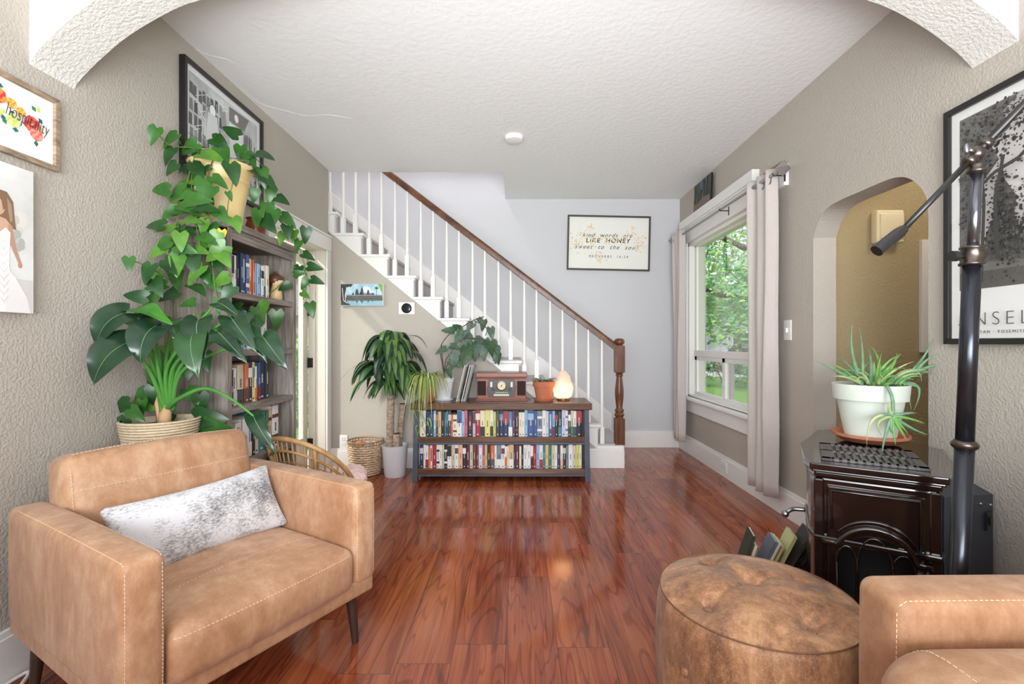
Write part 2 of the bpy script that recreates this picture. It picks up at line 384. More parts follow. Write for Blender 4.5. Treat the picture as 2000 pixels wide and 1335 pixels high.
# ------------------------------------------------------------ room shell
ZC = 2.66; XL, XR = -1.694, 1.735; YB = 5.11; YS = 4.27; YN = -3.0
mf = mat('red_laminate_floor', rgb(150, 74, 46), .11)
def floor_nodes(m):
    n = m.node_tree.nodes; l = m.node_tree.links; b = n['Principled BSDF']
    tc = n.new('ShaderNodeTexCoord'); mp = n.new('ShaderNodeMapping'); mp.inputs['Rotation'].default_value = (0, 0, pi/2); mp.inputs['Location'].default_value = (.35, .045, 0)
    l.new(tc.outputs['Object'], mp.inputs[0])
    sxy = n.new('ShaderNodeSeparateXYZ'); l.new(mp.outputs[0], sxy.inputs[0])
    dv = n.new('ShaderNodeMath'); dv.operation = 'DIVIDE'; dv.inputs[1].default_value = .19; l.new(sxy.outputs[1], dv.inputs[0])
    fl_ = n.new('ShaderNodeMath'); fl_.operation = 'FLOOR'; l.new(dv.outputs[0], fl_.inputs[0])
    wnz = n.new('ShaderNodeTexWhiteNoise'); wnz.noise_dimensions = '1D'; l.new(fl_.outputs[0], wnz.inputs['W'])
    sh_ = n.new('ShaderNodeMath'); sh_.operation = 'MULTIPLY_ADD'; sh_.inputs[1].default_value = 1.22; l.new(wnz.outputs[0], sh_.inputs[0]); l.new(sxy.outputs[0], sh_.inputs[2])
    cxy = n.new('ShaderNodeCombineXYZ'); l.new(sh_.outputs[0], cxy.inputs[0]); l.new(sxy.outputs[1], cxy.inputs[1])
    br = n.new('ShaderNodeTexBrick'); br.inputs['Scale'].default_value = 1; br.inputs['Brick Width'].default_value = 1.22; br.inputs['Row Height'].default_value = .19
    br.inputs['Mortar Size'].default_value = .0008; br.inputs['Mortar Smooth'].default_value = 0; br.inputs['Color1'].default_value = (0, 0, 0, 1); br.inputs['Color2'].default_value = (1, 1, 1, 1); br.inputs['Mortar'].default_value = (.5, .5, .5, 1)
    br.offset = 0; br.offset_frequency = 2
    l.new(cxy.outputs[0], br.inputs['Vector'])
    # each plank gets its own piece of grain
    sx = n.new('ShaderNodeVectorMath'); sx.operation = 'SCALE'; sx.inputs['Scale'].default_value = 37
    l.new(br.outputs['Color'], sx.inputs[0])
    ad = n.new('ShaderNodeVectorMath'); ad.operation = 'ADD'; l.new(tc.outputs['Object'], ad.inputs[0]); l.new(sx.outputs[0], ad.inputs[1])
    m2 = n.new('ShaderNodeMapping'); m2.inputs['Scale'].default_value = (7.5, .85, 1); l.new(ad.outputs[0], m2.inputs[0])
    big = n.new('ShaderNodeTexNoise'); big.inputs['Scale'].default_value = 1.0; big.inputs['Detail'].default_value = 2; big.inputs['Distortion'].default_value = .5; l.new(m2.outputs[0], big.inputs[0])
    # contour lines of the noise give cathedral figure
    mu = n.new('ShaderNodeMath'); mu.operation = 'MULTIPLY'; mu.inputs[1].default_value = 70; l.new(big.outputs[0], mu.inputs[0])
    si = n.new('ShaderNodeMath'); si.operation = 'SINE'; l.new(mu.outputs[0], si.inputs[0])
    m3 = n.new('ShaderNodeMapping'); m3.inputs['Scale'].default_value = (90, 2.2, 1); l.new(ad.outputs[0], m3.inputs[0])
    fi = n.new('ShaderNodeTexNoise'); fi.inputs['Scale'].default_value = 1; fi.inputs['Detail'].default_value = 5; fi.inputs['Roughness'].default_value = .6; l.new(m3.outputs[0], fi.inputs[0])
    m4 = n.new('ShaderNodeMapping'); m4.inputs['Scale'].default_value = (14, .9, 1); l.new(ad.outputs[0], m4.inputs[0])
    st = n.new('ShaderNodeTexNoise'); st.inputs['Scale'].default_value = 1; st.inputs['Detail'].default_value = 3; l.new(m4.outputs[0], st.inputs[0])
    r1 = n.new('ShaderNodeMapRange'); r1.inputs[1].default_value = .6; r1.inputs[2].default_value = 1; r1.inputs[3].default_value = 0; r1.inputs[4].default_value = .16; l.new(si.outputs[0], r1.inputs[0])
    s1 = n.new('ShaderNodeMath'); s1.operation = 'MULTIPLY_ADD'; s1.inputs[1].default_value = .55; l.new(fi.outputs[0], s1.inputs[0])
    s0 = n.new('ShaderNodeMath'); s0.operation = 'MULTIPLY'; s0.inputs[1].default_value = .75; l.new(st.outputs[0], s0.inputs[0]); l.new(s0.outputs[0], s1.inputs[2])
    s2 = n.new('ShaderNodeMath'); s2.operation = 'SUBTRACT'; l.new(s1.outputs[0], s2.inputs[0]); l.new(r1.outputs[0], s2.inputs[1])
    s3 = n.new('ShaderNodeMath'); s3.operation = 'MULTIPLY_ADD'; s3.inputs[1].default_value = .16
    sp = n.new('ShaderNodeSeparateColor'); l.new(br.outputs['Color'], sp.inputs[0]); l.new(sp.outputs[0], s3.inputs[0]); l.new(s2.outputs[0], s3.inputs[2])
    cr = n.new('ShaderNodeValToRGB'); e = cr.color_ramp.elements
    e[0].position = .2; e[0].color = rgb(66, 28, 20); e[1].position = 1.02; e[1].color = rgb(186, 106, 66)
    for p, c in ((.44, rgb(104, 46, 30)), (.68, rgb(142, 70, 44))):
        q = cr.color_ramp.elements.new(p); q.color = c
    l.new(s3.outputs[0], cr.inputs[0])
    dk = n.new('ShaderNodeMix'); dk.data_type = 'RGBA'; dk.inputs[7].default_value = rgb(60, 26, 18)
    l.new(br.outputs['Fac'], dk.inputs[0]); l.new(cr.outputs[0], dk.inputs[6]); l.new(dk.outputs[2], b.inputs['Base Color'])
    bp = n.new('ShaderNodeBump'); bp.inputs['Strength'].default_value = .06; bp.inputs['Distance'].default_value = .002
    l.new(fi.outputs[0], bp.inputs['Height']); l.new(bp.outputs[0], b.inputs['Normal'])
floor_nodes(mf)
struct(MB().box(XL-.15, 3.1, YN-.1, YB+.1, -.12, 0).build('floor', mf))
# ceiling slab with the stairwell opening
struct(MB().prism([(XL-.15, YN-.1), (3.1, YN-.1), (3.1, YB+.1), (-.135, YB+.1), (-.135, 4.30), (XL-.15, 4.30)], ZC, ZC+.14).build('ceiling', M_CEIL))
# left wall with the side door opening
D0, D1, DZ = 3.28, 4.185, 1.93
w = MB(); w.box(XL-.15, XL, YN, D0, 0, ZC); w.box(XL-.15, XL, D0, D1, DZ, ZC); w.box(XL-.15, XL, D1, YS-.028, 0, ZC); w.box(XL-.15, XL, YS-.028, YS+.002, 0, 2.08)
struct(w.build('wall_left', M_TAUPE))
# right wall with window opening and arched opening
WY0, WY1, WZ0, WZ1 = 3.33, 4.86, .585, 2.13
AR = [(2.80, 1.737), (2.749, 1.823), (2.68, 1.872), (2.578, 1.887), (2.416, 1.887), (2.263, 1.886), (2.18, 1.877), (2.112, 1.848), (2.056, 1.792), (2.025, 1.736), (2.014, 1.66)]
AR = [(q.x, q.y) for q in spline([Vector((a, b, 0)) for a, b in AR], 4)]
w = MB(); X0, X1 = XR, XR+.135
w.box(X0, X1, YN, 2.014, 0, ZC)
w.prism([(2.80, ZC)]+AR+[(2.014, ZC)], X0, X1, 'x')
w.box(X0, X1, 2.80, WY0, 0, ZC); w.box(X0, X1, WY0, WY1, 0, WZ0); w.box(X0, X1, WY0, WY1, WZ1, ZC); w.box(X0, X1, WY1, YB, 0, ZC)
struct(w.build('wall_right', M_TAUPE))
# hall behind the arched opening
struct(MB().box(X1, 3.1, 2.955, 3.05, 0, ZC).build('wall_hall', M_GOLD))
struct(MB().box(3.0, 3.1, YN, 2.955, 0, ZC).build('wall_hall_side', M_GOLD))
# back wall of the stairs, rising into the stairwell
w = MB(); w.box(-1.90, XR+.135, YB, YB+.12, 0, 4.9); w.box(-3.3, -1.90, YB, YB+.12, 1.75, 4.9)
struct(w.build('wall_back', M_BACK))
w = MB(); w.box(-3.3, -.135, 4.20, 4.30, ZC+.14, 4.9); w.box(-3.3, XL-.155, 4.13, 4.20, 1.8, ZC+.14)
w.box(-.135, -.035, 4.30, YB, ZC+.14, 4.9); w.box(-3.4, -3.3, 4.2, YB, 1.75, 4.9)
struct(w.build('wall_stairwell', M_BACK))
struct(MB().box(-3.4, -.035, 4.2, YB+.12, 4.9, 5.0).build('ceiling_stairwell', M_BACK))
# near room rear wall, out of view, with an opening added for light
w = MB(); w.box(XL-.15, 3.1, YN-.1, YN, 0, .8); w.box(XL-.15, 3.1, YN-.1, YN, 2.2, ZC); w.box(XL-.15, -1.3, YN-.1, YN, .8, 2.2); w.box(1.3, 3.1, YN-.1, YN, .8, 2.2)
struct(w.build('wall_rear', M_TAUPE))
# arched header between the rooms
def arch_pts():
    L = [(XL, 2.085), (-1.672, 2.125), (-1.567, 2.228), (-1.464, 2.308), (-1.315, 2.392), (-1.198, 2.432), (-.9, 2.50), (-.5, 2.55), (0, 2.57)]
    R = [(.5, 2.555), (.9, 2.515), (1.2, 2.46), (1.385, 2.41), (1.531, 2.335), (1.65, 2.25), (1.715, 2.19), (XR, 2.165)]
    return [(q.x, q.y) for q in spline([Vector((a, b, 0)) for a, b in L+R], 5)]
w = MB(); w.prism([(XR, ZC)]+[(XL, ZC)]+arch_pts(), 1.65, 1.82, 'y')
struct(w.build('wall_arch', M_ARCH, smooth=35, bevel=.012))
# wall under the stairs and the white stepped stringer
RUN, RISE, X1st, Z1st = .236, .1905, .9504, .197
def XJ(j): return X1st-RUN*(j-1)
def ZJ(j): return Z1st+RISE*(j-1)
w = MB(); zb = lambda x: Z1st-RISE+(X1st-x)*RISE/RUN
w.prism([(XL-.15, 0), (XJ(1)-.02, 0), (XJ(1)-.02, zb(XJ(1))-.0), (XL-.15, zb(XL-.15)-.002)], YS+.005, YS+.035, 'y')
struct(w.build('wall_under_stairs', M_TAUPE))
w = MB()
for ln in ([(372, 92), (410, 108), (452, 120), (463, 150), (480, 175), (505, 200), (540, 212)], [(540, 212), (600, 226), (640, 224), (690, 232)], [(380, 110), (420, 165), (470, 215), (520, 262), (575, 300)]):
    w.tube(spline([(P(a, b, F*(ZC-H)/(VY-b)).x, F*(ZC-H)/(VY-b), ZC+.0005) for a, b in ln], 5), .0022, 6)
struct(w.build('ceiling_crack', M_CEIL, smooth=True))
# baseboards
def bb(name, x0, x1, y0, y1, h=.175, side='y-'):
    w = MB(); t = {'y-': (0, 0, .006, 0), 'x-': (.006, 0, 0, 0), 'x+': (0, .006, 0, 0)}[side]
    w.box(x0, x1, y0, y1, 0, h-.022); w.box(x0+t[0], x1-t[1], y0+t[2], y1-t[3], h-.022, h)
    return struct(w.build(name, M_WHITE, bevel=.003))
bb('baseboard_back', .98, XR-.018, YB-.02, YB)
bb('baseboard_stairs', XL+.0, XJ(1)-.0, YS-.018, YS+.004)
bb('baseboard_right', XR-.02, XR, 2.80, YB, side='x-')
w = MB(); w.box(XR-.02, XR+.137, 2.775, 2.80, 0, .165); struct(w.build('baseboard_arch', M_WHITE, bevel=.003))
bb('baseboard_right_near', XR-.02, XR, YN, 2.014, side='x-')
bb('baseboard_left', XL, XL+.02, YN, D0-.09, side='x+')

# ---- window in the right wall
win = thing('window_1', None, None); struct(win)
w = MB(); xi = XR-.022
w.box(xi, XR, WY1-.002, WY1+.10, .577, 2.13); w.box(xi, XR, WY0-.10, WY0+.002, .577, 2.13)
struct(w.build('window_casing', M_WHITE, win, bevel=.003))
w = MB(); w.box(XR-.032, XR, 3.05, 4.985, 2.13, 2.268); struct(w.build('head_casing', M_WHITE, win, bevel=.003))
w = MB(); w.box(XR-.055, XR, 3.42, 4.975, 2.285, 2.368); w.box(XR-.045, XR, 3.42, 4.975, 2.268, 2.285); struct(w.build('head_shelf', M_WHITE, win, bevel=.003))
w = MB(); w.box(XR-.06, XR+.09, 3.16, 4.99, .552, .58); struct(w.build('window_sill', M_WHITE, win, bevel=.006))
w = MB(); w.box(XR-.02, XR, 3.2, 4.97, .43, .552); struct(w.build('window_apron', M_WHITE, win, bevel=.003))
w = MB()   # jamb liner
w.box(XR, X1+.03, WY1-.03, WY1, .58, WZ1); w.box(XR, X1+.03, WY0, WY0+.03, .58, WZ1); w.box(XR, X1+.03, WY0, WY1, WZ1-.035, WZ1); w.box(XR, X1+.04, WY0, WY1, .56, .60)
struct(w.build('window_jamb', M_WHITE, win, bevel=.002))
xg = XR+.075
w = MB()   # sash frames
a0, a1 = WY0+.03, WY1-.03
w.box(xg-.02, xg+.02, a0, a0+.05, 1.0, WZ1-.035); w.box(xg-.02, xg+.02, a1-.05, a1, 1.0, WZ1-.035); w.box(xg-.02, xg+.02, a0, a1, WZ1-.05, WZ1-.03); w.box(xg-.028, xg+.02, a0, a1, .985, 1.045)
struct(w.build('upper_sash', M_WHITE, win, bevel=.003))
w = MB(); ym = 4.15
w.box(xg-.025, xg+.02, a0, a1, .595, .635); w.box(xg-.02, xg+.02, a0, a1, .945, .985)
for y0, y1 in ((a0, a0+.05), (a1-.06, a1), (ym-.03, ym+.03)): w.box(xg-.02, xg+.02, y0, y1, .6, .985)
w.box(xg+.0, xg+.03, ym-.10, ym-.06, .62, .96)
struct(w.build('lower_sash', M_WHITE, win, bevel=.003))
w = MB(); w.box(xg-.001, xg+.001, a0+.03, a1-.03, 1.03, WZ1-.04); w.box(xg-.001, xg+.001, a0+.03, a1-.03, .62, .96)
struct(w.build('window_pane', M_GLASS, win))

# ---- side door in the left wall
dr = thing('door_1', None, None); struct(dr)
w = MB(); w.box(XL, XL+.02, D1, YS-.004, 0, DZ); w.box(XL, XL+.02, D0-.085, D0, 0, DZ); w.box(XL, XL+.024, D0-.1, YS-.002, DZ, DZ+.12)
w.box(XL, XL+.035, D0-.11, YS-.0, DZ+.12, DZ+.135)
struct(w.build('door_casing', M_WHITE, dr, bevel=.003))
w = MB(); w.box(XL-.148, XL, D1-.004, D1+.03, 0, DZ); w.box(XL-.148, XL, D0-.03, D0+.004, 0, DZ); w.box(XL-.148, XL, D0, D1, DZ-.004, DZ+.03)
w.box(XL-.10, XL-.085, D1-.02, D1, 0, DZ)
struct(w.build('door_jamb', mat('door_cream_paint', rgb(236, 228, 216), .4), dr))
w = MB(); xd = XL-.15
w.box(xd-.04, xd, D1-.10, D1-.01, .01, DZ-.01); w.box(xd-.04, xd, D0+.01, D0+.11, .01, DZ-.01); w.box(xd-.04, xd, D0+.1, D1-.1, .01, .3); w.box(xd-.04, xd, D0+.1, D1-.1, DZ-.12, DZ-.01)
struct(w.build('door_leaf', mat('door_cream_paint', rgb(236, 228, 216), .4), dr, bevel=.003))
struct(MB().box(xd-.022, xd-.018, D0+.1, D1-.1, .29, DZ-.11).build('door_pane', M_GLASS, dr))
for z in (1.40, .945, .24):
    w = MB(); w.box(XL-.180, XL-.105, D1-.014, D1-.003, z-.042, z+.042); w.tube([(XL-.145, D1-.016, z-.045), (XL-.145, D1-.016, z+.045)], .007, 10)
    struct(w.build('door_hinge', M_BLACK, dr, bevel=.004))
# white vertical trim on the hall wall
struct(MB().box(2.487, 2.56, 2.93, 2.956, 1.06, 1.755).build('trim_1', M_WHITE, bevel=.003))
# ------------------------------------------------------------ staircase
st = thing('staircase', 'white staircase with grey carpeted steps climbing along the pale back wall', 'staircase', (0, 0, 0))
w = MB(); NS = 15
for j in range(1, NS+1):
    xr, xl, zt = XJ(j), XJ(j+1), ZJ(j)
    if j == 1: w.prism([(xl, 0), (xr, 0), (xr, zt-.025), (xl, zt-.025)], YS-.004, YS+.04, 'y')
    else: w.prism([(xl, zt-.025), (xr, zt-RISE-.03), (xr, zt-.025)], YS-.004, YS+.04, 'y')
w.box(XJ(1)-.02, XJ(1), YS-.004, YB-.02, 0, Z1st-.025)
w.build('stringer', M_WHITE, st)
for j in range(1, NS+1):
    xr, xl, zt = XJ(j), XJ(j+1), ZJ(j)
    w = MB()
    nose = .0 if j == 1 else .03
    w.box(xl-.01, xr+nose, YS-.022 if j > 1 else YS-.006, YS+.12, zt-.026, zt)        # tread end with its return nosing
    w.box(xl, xr-.005, YS+.04, YB-.025, zt-RISE, zt-.026)
    if j > 1: w.box(xr-.004, xr+.014, YS-.012, YS+.04, zt-.044, zt-.026)
    s_ = w.build('step', M_WHITE, st, bevel=.008, seg=3)
    w = MB(); w.box(xl-.004, xr+.02, YS+.052, YB-.022, zt-.02, zt+.008); w.box(xr-.002, xr+.006, YS+.045, YB-.022, zt-RISE+.009, zt-.02)
    w.build('carpet', M_CARPET, s_, bevel=.006)
w = MB(); zk = lambda x: 1.154-.786*x
w.prism([(-3.2, zk(-3.2)-.5), (1.0, 0.0), (1.0, zk(1.0)), (-3.2, zk(-3.2))], YB-.022, YB-.001, 'y')
w.build('skirt_board', M_WHITE, st, bevel=.003)

YR = 4.345
rl = thing('stair_railing', 'white stair balusters under a sloping walnut brown handrail with turned newel post', 'railing', (.923, YR, Z1st))
def rb(x): return 1.758-.763*x
def baluster_mb(z0, z1, sq):
    w = MB(); w.box(-.0185, .0185, -.0185, .0185, z0, z0+sq)
    h = z1-(z0+sq)
    w.lathe([(.0175, 0), (.0185, .008), (.013, .02), (.013, .028), (.0165, .04), (.0145, .07), (.0125, h*.5), (.0095, h)], (0, 0, z0+sq), 14)
    return w
for j in range(1, 14):
    for k, (dx, sq) in enumerate(((-.186, .155), (-.074, .19))):
        if j == 1 and k == 1: continue
        x = XJ(j)+dx; z0 = ZJ(j)-Z1st; z1 = rb(x)-.028-Z1st
        o = baluster_mb(z0, z1, sq).build('baluster', M_WHITE, rl, smooth=40); o.location = (x-.923, 0, 0)
sl = math.atan(.763); L0 = Vector((.90-.923, 0, rb(.90)-Z1st)); L1 = Vector((-2.0-.923, 0, rb(-2.0)-Z1st))
d = (L1-L0).normalized(); up = Vector((0, 1, 0)).cross(d); up = -up if up.z < 0 else up
w = MB(); pr = [(-.030, -.026), (.030, -.026), (.030, -.010), (.034, .004), (.030, .020), (.018, .030), (0, .033), (-.018, .030), (-.030, .020), (-.034, .004), (-.030, -.010)]
vs = [L0+Vector((0, a, 0))+up*b for a, b in pr]+[L1+Vector((0, a, 0))+up*b for a, b in pr]; n = len(pr)
w.add(vs, [tuple(range(n)), tuple(range(n, 2*n))[::-1]]+[(i, (i+1) % n, n+(i+1) % n, n+i) for i in range(n)])
w.build('handrail', M_RAIL, rl, smooth=35)
w = MB(); q = .043
w.box(-q, q, -q, q, 0, .235)
w.box(-q, q, -q, q, .655, .895)
w.lathe([(.042, .0), (.036, .008), (.036, .016), (.044, .026), (.046, .036), (.036, .048), (.034, .056), (.042, .066), (.042, .076), (.032, .086), (.028, .10), (.036, .17), (.040, .215), (.040, .25), (.034, .31), (.028, .36), (.026, .38), (.034, .388), (.034, .396), (.028, .404), (.038, .412), (.040, .42)], (0, 0, .235), 20)
w.lathe([(.042, 0), (.032, .006), (.030, .012), (.044, .022), (.048, .036), (.046, .052), (.036, .064), (.02, .07)], (0, 0, .893), 20)
w.build('newel_post', M_NEWEL, rl, smooth=35)

# ------------------------------------------------------------ wall things
o = thing('smoke_detector', 'round white smoke detector on the ceiling', 'smoke detector', (-.03, 3.56, ZC))
MB().lathe([(.068, 0), (.07, -.012), (.062, -.03), (.03, -.036), (.001, -.036)], n=28).build('housing', M_WHITE, o, smooth=40)
def plate(name, label, cat, c, u, n, w_, h_, parts):
    """wall plate centred at c; u = right, n = out of the wall"""
    u, n = Vector(u), Vector(n); M = basis((0, 0, 0), u, Vector((0, 0, 1)), n)
    o = thing(name, label, cat, c)
    w = MB(); w.soft(-w_/2, w_/2, -h_/2, h_/2, 0, .007, .004, m=None, M=M, n=2); w.build('cover_plate', M_WHITE, o, smooth=30)
    for nm, kind, args, m in parts:
        w = MB()
        if kind == 'box': w.box(*args, M=M)
        else: w.lathe(args[1], args[0], 28, M=M)
        w.build(nm, m, o, smooth=35)
    return o
plate('thermostat', 'round black thermostat dial on a square white plate under the stairs', 'thermostat', (-.999, YS+.004, 1.429), (1, 0, 0), (0, -1, 0), .142, .108,
      [('dial', 'lathe', ((0, 0, .006), [(.045, 0), (.045, .012), (.041, .017), (.001, .0175)]), mat('black_glass_dial', rgb(18, 18, 18), .08)),
       ('dial_disc', 'lathe', ((0, 0, .0235), [(.034, 0), (.036, .0006), (.034, .001), (.001, .001)]), mat('dark_dial_face', rgb(38, 38, 40), .15))])  # dark grey disc set on the black dial
plate('power_outlet', 'white power outlet low on the taupe wall left of the wicker basket', 'outlet', (-1.565, YS+.004, .235), (1, 0, 0), (0, -1, 0), .072, .118,
      [('socket', 'box', (-.018, .018, .008, .040, .006, .010), M_WPOT), ('socket', 'box', (-.018, .018, -.040, -.008, .006, .010), M_WPOT)])
plate('power_outlet', 'white outlet set in the baseboard below the front window', 'outlet', (XR-.021, 3.96, .09), (0, -1, 0), (-1, 0, 0), .115, .085,
      [('socket', 'box', (-.040, -.008, -.018, .018, .006, .009), M_WPOT), ('socket', 'box', (.008, .040, -.018, .018, .006, .009), M_WPOT)])
plate('light_switch', 'white light switch on the taupe wall between curtain and arched opening', 'light switch', (XR, 3.06, 1.20), (0, -1, 0), (-1, 0, 0), .085, .13,
      [('toggle', 'box', (-.006, .006, -.014, .014, .006, .018), M_WHITE)])
o = thing('door_chime', 'cream door chime box high on the tan hall wall', 'door chime', (2.27, 2.955, 1.83))
w = MB(); w.soft(-.085, .085, -.055, 0, -.10, .10, .012, n=3); w.build('housing', mat('cream_plastic', rgb(240, 226, 190), .45), o, smooth=40)
w = MB(); w.soft(-.068, .08, -.062, -.045, -.078, .078, .008, n=3); w.build('front_cover', mat('cream_plastic', rgb(240, 226, 190), .45), o, smooth=40)

# ------------------------------------------------------------ curtains and rod
M_CURT = mat('linen_curtain', rgb(206, 198, 192), .85, var=(300, rgb(192, 184, 178), .6), stretch=(1, 1, .1), bump=(240, .3), sheen=.2)
cr_ = thing('curtain_rod', 'grey metal curtain rod with faceted finial above the front window', 'curtain rod', (XR-.095, 4.0, 2.2))
MB().tube([(0, -.93, 0), (0, .99, 0)], .0105, 14).build('rod', mat('pewter_metal', rgb(168, 168, 168), .38, .6), cr_, smooth=True)
MB().tube([(0, -1.0, 0), (0, -.66, 0)], .014, 14).build('rod_sleeve', mat('pewter_metal', rgb(124, 124, 124), .35, .9), cr_, smooth=True)
for y, sgn in ((-1.0, -1), (.99, 1)):
    w = MB(); w.lathe([(.016, 0), (.016, .012), (.050, .05), (.001, .11)], n=4, M=Matrix.Translation((0, y, 0)) @ Matrix.Rotation(-sgn*pi/2, 4, 'X'))
    w.build('finial', mat('pewter_metal', rgb(124, 124, 124), .35, .9), cr_)
for y in (-.96, -.15, .93):
    w = MB(); w.tube([(0, y, -.012), (.06, y, -.014), (.063, y, -.014)], .004, 8); w.box(.061, .0632, y-.008, y+.008, -.05, .02)
    w.tube([(0, y, -.016), (-.012, y, -.008), (-.012, y, .004)], .004, 6)
    w.build('bracket', M_BLACK, cr_)
def curtain(y0, y1, folds, label, amp, zb_, flare=0, grom=(), xo=0):
    o = thing('curtain', label, 'curtain', (XR-.095+xo, (y0+y1)/2, zb_), group='grey linen curtains of the front window')
    h = 2.245-zb_; L = (y1-y0)/2
    def f(u, v):
        ph = u*folds*2*pi; a = amp*(.75+.25*sin(v*3+u*5))
        y = -L+2*L*u+.010*sin(ph*.5+v*2)
        return Vector((a*cos(ph)+.004*sin(v*9+u*11)+flare*(1-v)*(.5-u), y*(1+.02*(1-v)), h*v))
    w = MB(); w.grid(f, folds*14, 26); w.build('curtain_panel', M_CURT, o, smooth=True, solid=.003)
    w = MB()
    for u in grom:
        c = f(u, .965); ring = [c+Vector((.0, .022*cos(a), .022*sin(a))) for a in [2*pi*k/16 for k in range(16)]]
        w.tube(ring, .004, 6, closed=True)
    w.build('grommet', M_METAL, o, smooth=True)
    return o
curtain(3.055, 3.40, 3, 'nearer grey linen curtain, gathered on the arch side of the front window', .036, .12, grom=(.1, .43))
curtain(4.72, 4.95, 4, 'farther grey linen curtain, gathered in the corner by the back wall', .036, .135, .0, grom=(.9,), xo=-.01)

# ------------------------------------------------------------ pictures
def framed(name, label, cat, c, u, n, w_, h_, fw, fd, mframe, mback, mat_w=0, glass=False, roll=0, group=None, canvas=False, inner=None, lip=.0, mside=None):
    u = Vector(u).normalized(); n = Vector(n).normalized()
    if roll: u = Matrix.Rotation(roll, 3, n) @ u
    v = n.cross(u); M = basis((0, 0, 0), u, v, n)
    o = thing(name, label, cat, c, group=group)
    if canvas:
        w = MB(); w.box(-w_/2, w_/2, -h_/2, h_/2, .001, fd, mside or M_WPOT, M); w.build('canvas', None, o, bevel=.002)
        w = MB(); w.box(-w_/2+.001, w_/2-.001, -h_/2+.001, h_/2-.001, fd, fd+.0006, mback, M); w.build('print', None, o)
        return o, basis(n*(fd+.0006), u, v, n)
    w = MB(); a, b = w_/2, h_/2
    w.prism([(-a, -b), (a, -b), (a-fw, -b+fw), (-a+fw, -b+fw)], .001, fd, 'z', M=M); w.prism([(-a, b), (-a+fw, b-fw), (a-fw, b-fw), (a, b)], .001, fd, 'z', M=M)
    w.prism([(-a, -b), (-a+fw, -b+fw), (-a+fw, b-fw), (-a, b)], .001, fd, 'z', M=M); w.prism([(a, -b), (a, b), (a-fw, b-fw), (a-fw, -b+fw)], .001, fd, 'z', M=M)
    w.build('picture_frame', mframe, o, bevel=.0015)
    k = fd*.45
    w = MB(); w.box(-a+fw*.8, a-fw*.8, -b+fw*.8, b-fw*.8, .001, k, mback, M); w.build('mount_board' if mat_w else 'print', None, o)
    if mat_w:
        w = MB(); w.box(-a+fw+mat_w, a-fw-mat_w, -b+fw+(mat_w if lip == 0 else lip), b-fw-mat_w, k, k+.0006, inner, M); w.build('print', None, o)
    if glass:
        w = MB(); w.box(-a+fw*.8, a-fw*.8, -b+fw*.8, b-fw*.8, fd*.8, fd*.8+.001, M_PGLASS, M); w.build('picture_glass', None, o)
    return o, basis(n*(k+.0008), u, v, n)
INK = flat(40, 40, 42)
# back wall: lettered print
o, A_ = framed('framed_print', 'thin dark framed print lettered about honey on the pale back wall', 'picture', (.968, YB-.002, 2.185), (1, 0, 0), (0, -1, 0), .885, .585, .017, .03,
    mat('dark_bronze_frame', rgb(70, 62, 54), .5), flat(240, 239, 232), roll=radians(-1.2))
ar = Art(A_)
rr = random.Random(3)
HC = [flat(236, 214, 150), flat(240, 224, 176), flat(228, 200, 120), flat(238, 208, 190)]
for cx, cy, nn, sx, sy in ((-.19, .17, 14, .05, .05), (-.30, .10, 16, .06, .05), (-.35, -.01, 22, .06, .07), (-.12, .06, 24, .12, .05), (.08, .03, 30, .18, .06), (.25, .13, 16, .04, .07), (.33, .0, 34, .07, .09), (-.1, -.12, 18, .09, .08), (-.22, 0, 16, .1, .05), (-.08, -.19, 12, .06, .04)):
    for i in range(nn):
        x = cx+rr.gauss(0, sx*.5); y = cy+rr.gauss(0, sy*.5); ar.disc(x, y, .008, rr.choice(HC), 6)
ar.mb.build('honeycomb_pattern', None, o)
def T(body, x, y, size, shear=0, sp=1.0, A=A_, m=INK, par=None, sc=(1, 1), bold=0):
    return text_obj(body, size, m, par or o, A @ Matrix.Translation((x, y, .0012)) @ Matrix.Diagonal((sc[0], sc[1], 1, 1)), shear=shear, spacing=sp, bold=bold)
T('kind  words  are', -.02, .082, .062, .45, 1.25)
T('LIKE  HONEY', -.01, .025, .066, .15, 1.25, bold=.0012)
T('sweet  to  the  soul.', -.02, -.045, .062, .45, 1.3)
T('PROVERBS  16:24', .0, -.145, .036, .1, 1.6)
# under the stairs: small temple canvas
o, A_ = framed('canvas_picture', 'small wide canvas of temple towers above water under the stairs', 'picture', (-1.393, YS+.004, 1.547), (1, 0, 0), (0, -1, 0), .38, .195, 0, .025, None,
    mat('painted_sky', rgb(150, 196, 216), .7, var=(16, rgb(214, 230, 236), .3)), canvas=True)
ar = Art(A_); st1, st2, dk = flat(140, 134, 142), flat(74, 76, 90), flat(50, 50, 52)
ar.disc(.03, .05, .028, flat(232, 236, 238), 12); ar.disc(.05, .04, .03, flat(226, 232, 236), 12)
ar.rect(-.19, .19, -.097, -.035, flat(156, 190, 208)); ar.rect(-.19, .19, -.052, -.03, flat(92, 104, 82)); ar.rect(-.19, .19, -.032, -.024, flat(68, 76, 60))
ar.rect(-.14, .185, -.026, .0, st1); ar.rect(-.14, .18, -.022, -.012, st2); ar.rect(-.05, .11, 0, .016, st1)
for x, h, w_ in ((-.045, .058, .017), (.0, .076, .015), (.055, .05, .013), (-.08, .02, .01), (.095, .02, .013), (-.01, .035, .012)):
    ar.poly([(x-w_, 0), (x+w_, 0), (x+w_*.7, h*.6), (x, h), (x-w_*.7, h*.6)], st2 if w_ > .012 else dk)
    ar.poly([(x-w_*.8, -.052), (x+w_*.8, -.052), (x, -.052-h*.4)], flat(92, 112, 124))
ar.line([(.13, -.01), (.13, .06)], .003, dk)
